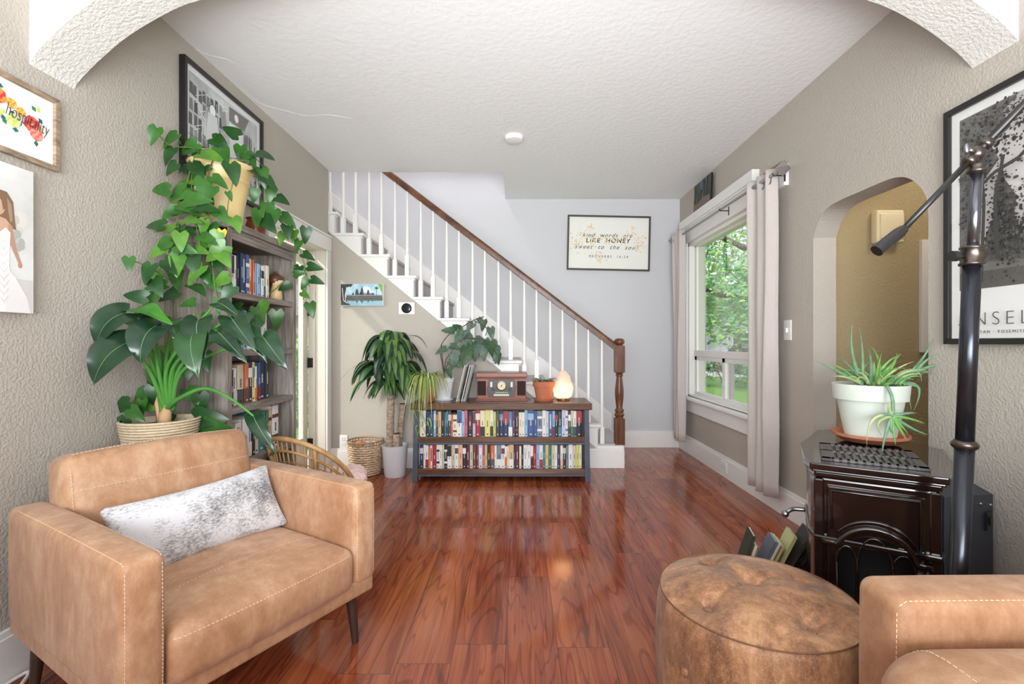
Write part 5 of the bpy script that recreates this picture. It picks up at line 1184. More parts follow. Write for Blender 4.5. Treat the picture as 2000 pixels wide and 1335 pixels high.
for k in (.82, .64, .46, .28):
    w.tube([Vector((hoop(radians(a)).x*(.80+.13*k), hoop(radians(a)).y*(.74+.18*k), .31+(hoop(radians(a)).z-.33)*k)) for a in range(14, 167, 8)], .0035, 6)
w.build('back_lattice', M_RAT, rc, smooth=True)
w = MB()
for a in (52, 128): p = hoop(radians(a)); w.tube([p, (p.x*.8, p.y*.7, .30)], .010, 8)
w.build('back_brace', M_RAT, rc, smooth=True)
MB().lathe([(.20, .29), (.215, .30), (.215, .31), (.19, .322), (.001, .324)], n=30).build('seat', M_RAT, rc, smooth=40)
for a in (40, 140, 220, 320): MB().tube([(.17*cos(radians(a)), .17*sin(radians(a)), .30), (.2*cos(radians(a)), .2*sin(radians(a)), 0)], .011, 8).build('leg', M_RAT, rc, smooth=True)
M_PINK = mat('pink_fleece', rgb(234, 196, 190), .95, var=(30, rgb(244, 218, 212), .5), bump=(70, 1))
w = MB(); w.soft(-.13, .13, -.10, .10, -.035, .045, .035, (.02, .02, .02), n=12, fn=lambda o_, h_: o_+Vector((noise.noise(o_*30), noise.noise(o_*30+Vector((5, 0, 0))), noise.noise(o_*30+Vector((0, 7, 0)))))*.016)
o = w.build('fleece_throw', M_PINK, smooth=True); tag(o, 'pink fluffy throw on the rattan chair seat', 'throw'); o.location = (-1.0, 2.66, .36); o.scale = (1, 1, 1); o.rotation_euler = (0, 0, .3)
# ------------------------------------------------------------ plants
UPV = Vector((0, 0, 1)); CAMP = Vector((0, 0, H))
def facing(p, rg, amt=.5):
    """roughly towards the room, with scatter"""
    v = Vector((.65, -.6, .35)) + Vector((rg.uniform(-1, 1), rg.uniform(-1, 1), rg.uniform(-1, 1)))*amt
    return v.normalized()
def heart(w, p, tipdir, n, L, wd, m, petiole=None, pm=None, droop=.12):
    tipdir = Vector(tipdir).normalized(); n = Vector(n); side = tipdir.cross(n).normalized()
    nn = side.cross(tipdir)
    p = Vector(p)
    w.leaf(p, p+tipdir*L*.5+nn*L*droop, p+tipdir*L-nn*L*droop*.3, side, wd, 'heart', m)
# ---- pothos in the cream pot on the tall bookcase
PX, PY_, PZ = -1.532, 2.46, 1.7125
po = thing('potted_pothos', 'trailing pothos in a big cream pot on top of the tall bookcase', 'potted plant', (PX, PY_, PZ))
M_CPOT = mat('cream_glazed_pot', rgb(236, 214, 158), .35, var=(5, rgb(224, 192, 128), .5))
w = MB(); w.lathe([(.088, 0), (.092, .02), (.097, .03), (.094, .045), (.099, .052), (.097, .062), (.108, .13), (.121, .20), (.124, .222), (.130, .228), (.128, .24), (.138, .285), (.148, .305), (.152, .316), (.144, .318), (.140, .30), (.135, .28), (.001, .275)], n=40); w.build('pot', M_CPOT, po, smooth=50)
MB().lathe([(.134, .283), (.07, .287), (.001, .286)], n=24).build('soil', M_SOIL, po)
rg = random.Random(17); base = Vector((PX, PY_, PZ))
vines = []   # each: list of points (px, py, depth)
VL = [
 [(430, 318, 2.46), (400, 300, 2.4), (365, 320, 2.32), (350, 380, 2.24), (348, 450, 2.22), (352, 520, 2.20), (346, 600, 2.18)],
 [(430, 318, 2.46), (395, 305, 2.38), (375, 340, 2.28), (380, 420, 2.22), (392, 500, 2.18), (380, 580, 2.15), (395, 640, 2.12)],
 [(440, 318, 2.4), (415, 315, 2.32), (405, 370, 2.27), (410, 440, 2.23), (415, 520, 2.2), (425, 600, 2.16)],
 [(430, 318, 2.4), (385, 300, 2.3), (355, 400, 2.22), (330, 480, 2.14), (318, 540, 2.1), (300, 585, 2.05)],
 [(350, 520, 2.2), (330, 600, 2.17), (320, 700, 2.15), (300, 760, 2.12), (262, 800, 2.0)],
 [(380, 560, 2.2), (385, 650, 2.2), (395, 740, 2.2), (400, 810, 2.18)],
 [(450, 318, 2.4), (455, 350, 2.26), (447, 390, 2.25), (441, 430, 2.25), (432, 440, 2.24)],
 [(460, 315, 2.44), (495, 318, 2.5), (505, 360, 2.6), (515, 410, 2.62), (530, 450, 2.66)],
 [(460, 315, 2.44), (500, 310, 2.55), (520, 345, 2.68), (530, 390, 2.72), (545, 430, 2.76), (575, 455, 2.86), (583, 480, 2.92)],
 [(470, 315, 2.5), (505, 335, 2.62), (540, 420, 2.76), (565, 450, 2.84), (590, 500, 2.9), (598, 550, 2.93), (592, 585, 2.94)],
 [(583, 470, 2.88), (572, 520, 2.86), (548, 555, 2.84), (515, 580, 2.75), (490, 600, 2.6), (480, 625, 2.5)],
 [(572, 520, 2.86), (596, 530, 2.92), (604, 560, 2.93)],
]
w = MB()
allp = []
for vl in VL:
    pts = spline([P(*q) for q in vl], 7); w.tube(pts, .0026, 5); allp.append(pts)
for q in ([(430, 318, 2.44), (380, 290, 2.3), (335, 285, 2.2), (309, 262, 2.12)], [(330, 545, 2.1), (290, 520, 2.0), (262, 510, 1.95)]):
    pts = spline([P(*k) for k in q], 7); w.tube(pts, .0028, 5)
for v in w.v: v -= base
w.build('vine', mat('vine_stem', rgb(104, 122, 62), .5), po, smooth=True)
w = MB()
def pl(px, py, Y, deg, L, wd=None, m=None, n=None):
    """leaf whose stalk end is at a point; deg = direction of the tip, clockwise from pointing down"""
    p = P(px, py, Y)-base; a = radians(deg); t = Vector((-sin(a), rg.uniform(-.25, .25), -cos(a)))
    n = n or Vector((.35+rg.uniform(-.3, .3), -.85, .3+rg.uniform(-.35, .35)))
    L *= .76; heart(w, p, t, n, L, wd or L*.37, m or rg.choice(L_POTH[:2]+L_POTH))
# leaves read off one by one
for a in [(306, 250, 2.12, 20, .11), (252, 503, 1.93, -10, .085), (296, 517, 1.98, 10, .12), (300, 545, 2.0, -30, .12), (285, 580, 2.0, 95, .115), (258, 625, 2.0, 100, .09), (345, 262, 2.2, 40, .12), (338, 290, 2.2, 20, .12), (345, 320, 2.2, 45, .10),
          (330, 370, 2.15, 90, .12), (352, 400, 2.15, -60, .12), (318, 440, 2.12, 90, .13), (360, 430, 2.15, -80, .12), (330, 470, 2.12, 60, .11), (352, 455, 2.12, -10, .12), (345, 480, 2.12, -70, .12),
          (392, 300, 2.25, -70, .17), (384, 280, 2.3, 60, .13), (430, 290, 2.3, -30, .14), (415, 270, 2.36, -60, .12), (380, 325, 2.22, -35, .13), (450, 320, 2.22, -15, .145), (398, 350, 2.2, 0, .13), (415, 345, 2.22, -50, .11),
          (445, 375, 2.22, -20, .06), (415, 365, 2.2, 20, .13), (360, 390, 2.16, -90, .16), (385, 405, 2.16, -80, .14), (425, 410, 2.18, -40, .12), (455, 425, 2.2, -30, .12, None, L_POTH[2]), (400, 430, 2.18, 15, .10, None, L_POTH[2]), (433, 450, 2.2, 5, .09, None, L_YEL),
          (392, 460, 2.15, -60, .12), (425, 455, 2.18, 30, .11), (440, 480, 2.18, 50, .15), (430, 495, 2.16, -40, .12, None, L_POTH[2]), (375, 500, 2.14, -15, .13), (348, 500, 2.12, 0, .13), (395, 520, 2.14, 30, .14), (445, 540, 2.18, 60, .12),
          (480, 300, 2.5, -40, .13), (500, 300, 2.5, -70, .15), (470, 285, 2.5, 0, .12), (465, 265, 2.5, 120, .13), (510, 330, 2.55, -10, .14), (515, 345, 2.55, -40, .13), (530, 365, 2.6, 10, .12), (500, 370, 2.5, 20, .1), (520, 395, 2.6, -20, .14), (540, 385, 2.62, -60, .12),
          (505, 410, 2.5, 5, .13), (535, 410, 2.6, 0, .14), (515, 425, 2.52, -40, .15), (550, 420, 2.7, -45, .14), (560, 440, 2.7, -10, .12), (553, 455, 2.7, 15, .1), (575, 450, 2.8, 5, .1), (598, 445, 2.85, 10, .13), (585, 470, 2.85, 20, .10),
          (592, 495, 2.88, -60, .11), (585, 520, 2.88, 10, .11), (602, 520, 2.9, -80, .12), (608, 545, 2.9, -70, .11), (600, 545, 2.9, 30, .1), (590, 570, 2.9, -50, .09), (605, 592, 2.9, -15, .13), (565, 555, 2.86, 60, .1), (575, 535, 2.84, -100, .09),
          (540, 608, 2.6, 5, .14), (500, 600, 2.5, -20, .13), (470, 600, 2.4, 70, .13), (480, 615, 2.4, -15, .12), (517, 590, 2.5, 10, .11), (455, 560, 2.2, 30, .12), (470, 640, 2.3, 15, .12),
          (300, 720, 2.1, 0, .13), (298, 755, 2.08, 5, .11), (300, 790, 2.1, 95, .12), (252, 785, 2.0, 60, .12), (245, 820, 2.0, 30, .13), (380, 815, 2.12, -85, .19), (365, 760, 2.14, -40, .12), (390, 770, 2.14, 0, .13), (400, 690, 2.16, -20, .12), (370, 700, 2.12, 0, .14), (320, 690, 2.1, 10, .12), (395, 835, 2.12, -80, .2), (340, 820, 2.14, 70, .12)]:
    pl(*a)
for pts in allp[:5]:       # and more along the thick left curtain of vines
    for i in range(9, len(pts)-1, 3):
        p = pts[i]-base; a = rg.uniform(-95, 95); L = rg.uniform(.07, .105); t = Vector((-sin(radians(a)), rg.uniform(-.4, .1), -cos(radians(a))*.8-.15))
        p = p+Vector((rg.uniform(-.02, .02), rg.uniform(-.03, .01), 0))
        if p.x+base.x-abs(sin(radians(a)))*L < XL+.03 and t.x < 0: t.x *= -1
        heart(w, p, t, Vector((.3, -.85, .35))+Vector([rg.uniform(-.4, .4) for _ in range(3)]), L, L*.37, rg.choice(L_POTH[:2]+L_POTH))
for i in range(26):        # crown over the pot
    a = rg.uniform(0, 2*pi); r = rg.uniform(.02, .13); p = Vector((r*cos(a), r*sin(a), .30+rg.uniform(0, .09)))
    heart(w, p, Vector((cos(a), sin(a), rg.uniform(-.7, .5))), Vector((0, -.5, 1)), rg.uniform(.07, .10), .033, rg.choice(L_POTH))
for v in w.v:
    if v.x+base.x < XL+.012: v.x = XL+.012-base.x+random.uniform(0, .004)
w.build('foliage', None, po, smooth='leaf')
# orange bromeliad-like ornament behind the pot: small brown pot plant
o = thing('small_pot', 'small brown glazed pot half hidden by the pothos vines on the tall bookcase', 'pot', (-1.53, 2.78, 1.7125))
MB().lathe([(.035, 0), (.05, .04), (.055, .09), (.045, .12), (.055, .13), (.045, .125), (.001, .10)], n=22).build('pot_body', mat('orange_brown_glaze', rgb(168, 84, 40), .3, var=(14, rgb(90, 44, 26), .5)), o, smooth=40)
MB().lathe([(.044, .104), (.001, .108)], n=16).build('soil', M_SOIL, o)

# ---- big arrow-leaf plant in the rope basket
BXp, BYp = -1.535, 2.045; BZp = .60
o = tag(MB().lathe([(.10, .0), (.10, .025), (.02, .03), (.02, .55), (.11, .565), (.125, .575), (.125, .598), (.001, .598)], n=24).build('plant_stand', M_BROWN, smooth=40), 'small round wooden stand under the rope basket behind the armchair', 'plant stand'); o.location = (BXp, BYp, 0)
ph = thing('basket_plant', 'big arrow-leaved plant in a pale rope basket behind the armchair', 'potted plant', (BXp, BYp, BZp))
M_ROPE = mat('pale_rope', rgb(222, 206, 178), .85, var=(60, rgb(196, 176, 144), .5), bump=(160, .8)); w = MB()
for i in range(17):
    z = .006+i*.0115; r = .108+.034*(i/16)**.8
    w.lathe([(r-.004, z-.0055), (r+.0035, z-.003), (r+.005, z), (r+.0035, z+.003), (r-.004, z+.0055)], n=40, m=(M_WPOT if i < 6 else M_ROPE), cap=False)
w.lathe([(.10, 0), (.001, .001)], n=24, m=M_ROPE, cap=False); w.lathe([(.13, .19), (.128, .15)], n=36, m=M_ROPE, cap=False)
w.build('basket', None, ph, smooth=50)
MB().lathe([(.131, .165), (.001, .17)], n=24).build('soil', M_SOIL, ph)
L_VEIN = leafm('leaf_vein', rgb(120, 156, 104), rgb(96, 134, 88))
w = MB(); ws = MB(); pb = Vector((BXp, BYp, BZp)); foot = P(323, 800, BYp)-pb
BL = [((245, 611, 1.85), (193, 672, 1.80), .085, 0), ((250, 669, 1.82), (189, 744, 1.76), .10, 0), ((304, 637, 1.86), (278, 704, 1.80), .092, 0), ((262, 603, 1.92), (330, 630, 1.86), .07, 2), ((377, 653, 1.86), (386, 729, 1.80), .075, 1),
      ((388, 624, 1.92), (398, 696, 1.86), .075, 0), ((423, 591, 1.96), (474, 626, 1.9), .04, 0), ((423, 645, 1.9), (478, 704, 1.84), .052, 0), ((450, 618, 1.9), (497, 682, 1.84), .062, 0), ((487, 629, 1.94), (518, 701, 1.88), .045, 0),
      ((512, 656, 1.9), (557, 716, 1.86), .068, 0), ((495, 812, 1.9), (536, 880, 1.86), .045, 0), ((300, 640, 1.98), (262, 625, 1.98), .05, 0), ((340, 625, 1.98), (352, 668, 1.93), .05, 1)]
for (bx_, tx, wd, mi) in BL:
    b_ = P(*bx_)-pb; t_ = P(*tx)-pb; d = t_-b_
    m_ = L_BRIGHT if mi == 2 else L_PHIL[mi]
    mid = (b_+t_)/2+Vector((0, -.05, .035)); side = d.cross(Vector((.25, -.8, .55)))
    if mi == 2: side = d.cross(Vector((.1, -.4, .9)))
    ext = d*.12
    t_ = t_+d*.10; sdn = side.normalized(); w.leaf(b_, mid, t_, sdn, wd*.80, 'arrow', m_, rows=14, fold=.20, wave=.004)
    nv = sdn.cross(d).normalized()*.0022; nv = nv if nv.y < 0 else -nv
    w.leaf(b_+nv, mid+nv, t_+nv, sdn, .0013, 'strap', L_VEIN, rows=14, fold=0)
    mm = (foot+b_)/2
    if bx_[1] > 800: c1 = P(400, 745, 1.95)-pb; path = spline([foot, P(350, 778, 1.98)-pb, P(400, 758, 1.95)-pb, P(450, 778, 1.92)-pb, b_], 7)
    else: path = spline([foot+Vector(((b_.x-foot.x)*.06, 0, 0)), foot+(b_-foot)*.42+Vector(((foot.x-b_.x)*.16, 0, .05)), b_-Vector((0, 0, .0))], 8)
    k = len(path); ws.tube(path, [.013-.009*(i/(k-1))**.7 for i in range(k)], 8)
    # pale midrib
ws.tube([foot+Vector((0, 0, -.05)), foot+Vector((-.01, 0, .02)), foot+Vector((-.03, -.01, .08))], [.02, .016, .002], 8, m=None)
w.build('foliage', None, ph, smooth='leaf'); ws.build('stalks', L_STALK, ph, smooth=True)
w = MB(); w.tube([foot+Vector((.0, -.005, -.07)), foot+Vector((.005, -.008, -.02)), foot+Vector((.03, -.01, .05))], [.026, .024, .004], 8); w.tube([foot+Vector((-.02, 0, -.06)), foot+Vector((-.03, -.01, .03)), foot+Vector((-.035, 0, .06))], [.014, .008, .002], 6)
w.build('dry_sheath', mat('dry_husk', rgb(196, 156, 116), .8), ph, smooth=True)

# ---- wicker basket
wb = thing('wicker_basket', 'round wicker basket on the floor left of the white tree pot', 'basket', (-1.305, 4.075, 0))
M_WICK = mat('wicker', rgb(236, 214, 182), .7, var=(26, rgb(188, 154, 116), .5)); M_WICK2 = mat('wicker_rim', rgb(168, 142, 110), .7)
w = MB(); NW = 30
for i in range(13):
    z = .012+i*.0195; r = .112+.030*(z/.28)
    ring = [Vector(((r+.006*(1 if (k+i) % 2 else -1))*cos(2*pi*k/NW), (r+.006*(1 if (k+i) % 2 else -1))*sin(2*pi*k/NW), z)) for k in range(NW)]
    sm = []
    for k in range(NW):
        a, b = ring[k], ring[(k+1) % NW]; sm += [a, (a+b)/2]
    w.tube(sm, .0092, 6, closed=True)
w.lathe([(.112, .004), (.001, .004)], n=20, cap=False)
w.build('woven_body', M_WICK, wb, smooth=True)
w = MB()
for k in range(NW): a = 2*pi*k/NW; w.tube([(.142*cos(a), .142*sin(a), .25), (.147*cos(a), .147*sin(a), .285)], .0045, 5)
w.tube([(.148*cos(a), .148*sin(a), .288) for a in [2*pi*k/40 for k in range(40)]], .0075, 8, closed=True); w.tube([(.143*cos(a), .143*sin(a), .262) for a in [2*pi*k/40 for k in range(40)]], .005, 8, closed=True)
w.build('rim', M_WICK2, wb, smooth=True)
for nm, lb, c, p_ in (('toy_ball', 'small orange toy ball inside the wicker basket', (206, 122, 76), (-1.345, 4.04, .245)), ('toy_ball', 'pale grey soft ball inside the wicker basket', (196, 196, 200), (-1.265, 4.05, .240))):
    o = tag(MB().ball((0, 0, 0), .045, n=12).build(nm, flat(*c), smooth=True), lb, 'toy'); o.location = p_
o = tag(MB().lathe([(.001, 0), (.118, .002), (.122, .03), (.10, .05), (.001, .06)], n=20).build('folded_blanket', mat('brown_blanket', rgb(120, 98, 78), .95, var=(20, rgb(86, 70, 58), .5), bump=(60, 1)), smooth=True), 'brown blanket filling the wicker basket', 'blanket'); o.location = (-1.305, 4.075, .14)

# ---- dracaena tree
dc = thing('dracaena_tree', 'dracaena with drooping striped leaves and bare canes in a white pot', 'potted plant', (-1.04, 4.02, 0))
w = MB(); w.lathe([(.082, 0), (.088, .012), (.108, .255), (.112, .262), (.104, .262), (.098, .22), (.001, .22)], n=36); w.build('pot', M_WPOT, dc, smooth=50)
MB().lathe([(.100, .228), (.001, .236)], n=24).build('soil', M_SOIL, dc)
M_BARK = mat('cane_bark', rgb(198, 178, 158), .85, var=(22, rgb(130, 104, 86), .35), stretch=(1, 1, 2.2), bump=(40, 1))
def cane(x0, x1, z1, r, y=0):
    n_ = 12; pts = [(x0+(x1-x0)*i/n_, y, .22+(z1-.22)*i/n_) for i in range(n_+1)]
    MB().tube(pts, [r*(1+.08*(i % 2)) for i in range(n_+1)], 12).build('cane', M_BARK, dc, smooth=True)
    MB().lathe([(r*.95, 0), (r*.9, .006), (.001, .008)], (x1, y, z1), 12).build('cane_cap', mat('cut_cane', rgb(84, 54, 40), .7), dc)
def dx(px): return (px-VX)/F*4.02+1.04
def dz(py): return H-(py-VY)/F*4.02
cane(dx(762), dx(766), dz(700), .031, -.01); cane(dx(777), dx(784), dz(790), .026, .04); cane(dx(777), dx(777), dz(845), .028, -.045)
DL = [leafm('dracaena_dark', rgb(40, 68, 44), rgb(26, 48, 32), rough=.3), leafm('dracaena_green', rgb(56, 94, 44), rgb(34, 66, 36), rough=.3), leafm('dracaena_stripe', rgb(104, 136, 58), rgb(64, 102, 46), rough=.3)]
w = MB(); rg = random.Random(31)
crown = [(dx(766), -.01, dz(690)), (dx(766), -.01, dz(664)), (dx(786), -.01, dz(690)), (dx(740), -.02, dz(708)), (dx(752), -.05, dz(725)), (dx(784), -.05, dz(716))]
def dleaf(c, a, el, L, wd, st=False):
    c = Vector(c); d = Vector((cos(a)*cos(el), sin(a)*cos(el), sin(el))); side = Vector((-sin(a), cos(a), 0))
    p1 = c+d*L*.55; h_ = Vector((cos(a), sin(a), 0)); p2 = c+h_*L*.55*cos(el)+h_*.05+Vector((0, 0, L*.20*sin(el)-L*.55))
    if p2.y > .22: 
        k = .22/p2.y; p2.y = .22; p1.y = min(p1.y, .2)
    w.leaf(c, p1, p2, side, wd, 'blade', DL[0] if rg.random() < .55 else DL[1], rows=12, fold=.25, wave=.002)
    if st: w.leaf(c+Vector((0, 0, .0025)), p1+Vector((0, 0, .003))+h_*.002, p2+Vector((0, 0, .002))+h_*.004, side, wd*.4, 'blade', DL[2], rows=12, fold=.05)
for i in range(84):
    c = crown[i % 6 if i % 4 else 1]; a = rg.uniform(0, 2*pi)
    if sin(a) > .5 and rg.random() < .6: a = -a
    dleaf(c, a, rg.uniform(-.1, 1.25), rg.uniform(.26, .46), rg.uniform(.040, .056), st=rg.random() < .6)
for i in range(22):
    a = rg.uniform(-2.9, -.25); dleaf((dx(762), -.03, dz(742)), a, rg.uniform(0, .7), rg.uniform(.2, .3), rg.uniform(.03, .042), st=rg.random() < .5)
w.leaf((dx(735), -.02, dz(712)), (dx(690), -.02, dz(700)), (dx(662), -.02, dz(750)), (0, 1, .2), .012, 'blade', DL[0], rows=12)
w.leaf((dx(800), -.02, dz(655)), (dx(825), -.02, dz(650)), (dx(836), -.02, dz(682)), (0, 1, .2), .018, 'blade', DL[0], rows=12)
w.build('foliage', None, dc, smooth='leaf')

# ---- begonia in white pot
bg = thing('potted_begonia', 'dark veined begonia with long bare stems in a white pot on the low bookcase', 'potted plant', (P(867, 0, 4.06).x, 4.06, ZT))
w = MB(); w.lathe([(.078, 0), (.082, .010), (.060, .012), (.062, .02), (.080, .15), (.086, .152), (.090, .188), (.084, .19), (.076, .17), (.001, .17)], n=32); w.build('pot', M_WPOT, bg, smooth=40)
MB().lathe([(.076, .175), (.001, .18)], n=20).build('soil', M_SOIL, bg)
gb = Vector(bg.location); w = MB(); rg = random.Random(5)
VB = [[(868, 740, 4.06), (864, 710, 4.05), (860, 680, 4.04), (875, 655, 4.02), (900, 640, 4.0), (925, 625, 3.98), (945, 618, 3.98)], [(868, 740, 4.06), (870, 705, 4.05), (880, 690, 4.03), (895, 665, 4.0), (920, 660, 3.98), (950, 665, 3.97), (970, 690, 3.96)],
      [(866, 740, 4.06), (872, 715, 4.03), (885, 700, 4.0)], [(870, 740, 4.06), (864, 700, 4.04), (862, 672, 4.0)], [(925, 625, 3.98), (950, 640, 3.98), (948, 655, 3.98)]]
for vb in VB: w.tube([p-gb for p in spline([P(*q) for q in vb], 6)], .0042, 6)
w.build('stem', mat('begonia_stem', rgb(86, 70, 58), .6), bg, smooth=True)
BG = [leafm('begonia_dark', rgb(50, 78, 58), rgb(96, 118, 98), rough=.5, scale=40), leafm('begonia_green', rgb(62, 98, 58), rgb(34, 62, 40), rough=.5, scale=30)]
w = MB()
for x, y, a, L in ((935, 622, -30, .09), (945, 625, 10, .1), (958, 640, -10, .11), (925, 632, 40, .08), (905, 645, 30, .15), (910, 655, -5, .18), (895, 640, 70, .12), (885, 645, 90, .1), (925, 668, -5, .17), (945, 665, 0, .18), (958, 668, -15, .17), (968, 678, 0, .14), (912, 680, 10, .17), (930, 660, -60, .12),
                   (882, 690, -40, .11), (888, 695, 10, .12), (878, 705, -60, .11), (875, 720, -20, .09), (870, 680, 60, .10), (880, 675, -70, .1), (972, 690, -5, .1), (900, 640, 110, .08), (895, 700, -80, .08)):
    p = P(x, y, 3.99+rg.uniform(-.04, .04))-gb; t = Vector((-sin(radians(a)), rg.uniform(-.3, .1), -cos(radians(a))))
    heart(w, p, t, Vector((.1, -.9, .4))+Vector([rg.uniform(-.3, .3) for _ in range(3)]), L, L*.34, rg.choice(BG))
w.build('foliage', None, bg, smooth='leaf')

# ---- spider plant
sp_ = thing('spider_plant', 'spider plant with long arching leaves in a terracotta pot on the bookcase edge', 'potted plant', (P(835, 0, 3.94).x, 3.94, ZT))
def tpot(o, r, h, m, saucer=True):
    w = MB(); w.lathe([(r*.66, .008), (r*.88, h*.72), (r*.97, h*.72), (r, h), (r*.92, h), (r*.88, h*.88), (.001, h*.88)], n=32); w.build('pot', m, o, smooth=40)
    if saucer: MB().lathe([(r*.78, 0), (r*.95, .018), (r*.97, .022), (r*.88, .02), (r*.7, .008), (.001, .008)], n=32).build('saucer', M_TERRA, o, smooth=40)
    MB().lathe([(r*.9, h*.9), (.001, h*.92)], n=20).build('soil', M_SOIL, o)
tpot(sp_, .062, .125, M_TERRA)
w = MB(); rg = random.Random(8); SL = [leafm('spider_green', rgb(150, 172, 92), rgb(112, 150, 66)), leafm('spider_pale', rgb(214, 216, 152), rgb(176, 192, 110)), leafm('spider_tan', rgb(206, 178, 118), rgb(180, 170, 96))]
for i in range(150):
    a = rg.uniform(0, 2*pi) if i % 2 else rg.uniform(-2.9, -.3); L = rg.uniform(.14, .34); c = Vector((.02*cos(a), .02*sin(a), .12)); out = Vector((cos(a), sin(a)*.8-.25, 0))
    rr_ = rg.uniform(.05, .13); z1 = .12+rg.uniform(.08, .16)
    p1 = c+out*rr_+Vector((0, 0, z1)); p2 = c+out*rr_*1.5+Vector((0, 0, .12-L*rg.uniform(.6, 1.05)))
    if i % 2 == 0 and sin(a) < -.55: p1.y -= .07; p2.y -= .09; p2.z -= .07
    if p2.y > -.14 and p2.z < .03: p2.z = .03+rg.uniform(0, .05)
    if p2.z < .03: p2.y = min(p2.y, -.16); p1.y = min(p1.y, -.13)
    w.leaf(c, p1, p2, Vector((-sin(a), cos(a), 0)), rg.uniform(.004, .007), 'strap', SL[0] if rg.random() < .5 else rg.choice(SL), rows=10, fold=.1)
for x, y in ((825, 800), (818, 830), (835, 815), (812, 800)):
    p = P(x, y, 3.79)-Vector(sp_.location)
    for k in range(3): w.leaf(p, p+Vector((rg.uniform(-.06, .06), -.02, .01)), p+Vector((rg.uniform(-.09, .07), 0, -.13)), (1, 0, 0), .004, 'strap', SL[0], rows=6)
w.build('foliage', None, sp_, smooth='leaf')

# ---- small succulent
sc2 = thing('potted_succulent', 'little green succulent in a terracotta pot beside the salt lamp', 'potted plant', (P(1062, 0, 3.97).x, 3.97, ZT))
tpot(sc2, .092, .165, M_TERRA)
w = MB(); rg = random.Random(2); SG = [leafm('succulent_green', rgb(96, 122, 78), rgb(64, 92, 60)), leafm('succulent_grey', rgb(132, 140, 100), rgb(90, 110, 74))]
for i in range(46):
    a = rg.uniform(0, 2*pi); r = rg.uniform(0, .05); c = Vector((r*cos(a), r*sin(a), .15)); L = rg.uniform(.05, .10); o_ = Vector((cos(a), sin(a), 0))
    w.leaf(c, c+o_*L*.5+Vector((0, 0, L*.6)), c+o_*L*1.05+Vector((0, 0, rg.uniform(-.01, .04))), Vector((-sin(a), cos(a), 0)), .010, 'blade', rg.choice(SG), rows=7, fold=.4)
w.build('foliage', None, sc2, smooth='leaf')

# ---- aloe on the stove
al = thing('potted_aloe', 'spiky aloe in a white pot with terracotta saucer on the stove', 'potted plant', (P(1699, 0, 2.0).x, 2.0, .7105))
w = MB(); w.lathe([(.088, .014), (.118, .172), (.130, .174), (.136, .238), (.128, .238), (.124, .215), (.001, .215)], n=44); w.build('pot', mat('mint_white_pot', rgb(222, 228, 218), .45, var=(5, rgb(208, 218, 206), .4)), al, smooth=35)
MB().lathe([(.105, 0), (.130, .020), (.136, .022), (.136, .033), (.129, .033), (.122, .024), (.10, .012), (.001, .012)], n=44).build('saucer', M_TERRA, al, smooth=40)
MB().lathe([(.125, .217), (.001, .225)], n=24).build('soil', M_SOIL, al)
AL = [leafm('aloe_green', rgb(126, 166, 128), rgb(98, 144, 108), rough=.45, scale=40), leafm('aloe_bright', rgb(134, 186, 96), rgb(106, 164, 84), rough=.45, scale=30), leafm('aloe_pale', rgb(196, 204, 150), rgb(150, 178, 120), rough=.45)]
w = MB(); la = Vector(al.location)
def spike(p0, p1, p2, r, m):
    """tapering fleshy leaf"""
    pts = []; n_ = 11; r *= 1.2
    p0, p1, p2 = Vector(p0), Vector(p1), Vector(p2)
    for i in range(n_+1): t = i/n_; pts.append(p0*(1-t)**2+p1*2*t*(1-t)+p2*t*t)
    w.tube(pts, [max(.0006, r*(1-(i/n_)**1.4)) for i in range(n_+1)], 7, m)
    for i in range(2, n_-1):   # little teeth
        d = (pts[i+1]-pts[i-1]).normalized(); s_ = d.cross(Vector((0, -1, .2))).normalized(); rr_ = r*(1-(i/n_)**1.4)
        for q in (-1, 1): w.tube([pts[i]+s_*q*rr_*.8, pts[i]+s_*q*(rr_+.003)+d*.002], [.0010, .0002], 4, m)
def A3(px, py, Y=2.0): return P(px, py, Y)-la
AS = [((1685, 752), (1655, 690), (1665, 632), .008, 0), ((1682, 752), (1690, 700), (1678, 640), .007, 0), ((1680, 750), (1640, 725), (1592, 704), .007, 0), ((1685, 752), (1650, 730), (1625, 735), .007, 2), ((1700, 750), (1705, 700), (1695, 680), .007, 0), ((1690, 750), (1640, 690), (1635, 700), .004, 0),
      ((1720, 752), (1760, 690), (1750, 690), .006, 1), ((1720, 750), (1720, 690), (1700, 676), .006, 1), ((1715, 752), (1740, 720), (1784, 706), .006, 2), ((1705, 752), (1720, 735), (1760, 690), .008, 1), ((1745, 755), (1800, 720), (1824, 657), .009, 0), ((1790, 725), (1810, 715), (1868, 704), .007, 0), ((1790, 725), (1805, 700), (1835, 690), .006, 0),
      ((1730, 755), (1800, 700), (1800, 745), .007, 0), ((1740, 755), (1820, 730), (1785, 800), .008, 0), ((1730, 755), (1765, 720), (1770, 770), .007, 1), ((1725, 752), (1770, 735), (1780, 800), .006, 1), ((1705, 755), (1660, 735), (1705, 700), .006, 0), ((1700, 755), (1730, 700), (1755, 695), .007, 1), ((1735, 752), (1780, 745), (1800, 760), .005, 0), ((1700, 752), (1680, 725), (1672, 745), .006, 2), ((1710, 752), (1712, 720), (1722, 690), .007, 1), ((1790, 725), (1820, 728), (1838, 725), .004, 0)]
rg = random.Random(44)
for a, b, c, r, mi in AS: 
    y = 1.98+rg.uniform(-.05, .04); spike(A3(*a, 1.99), A3(*b, y), A3(*c, y-.03), r, AL[mi])
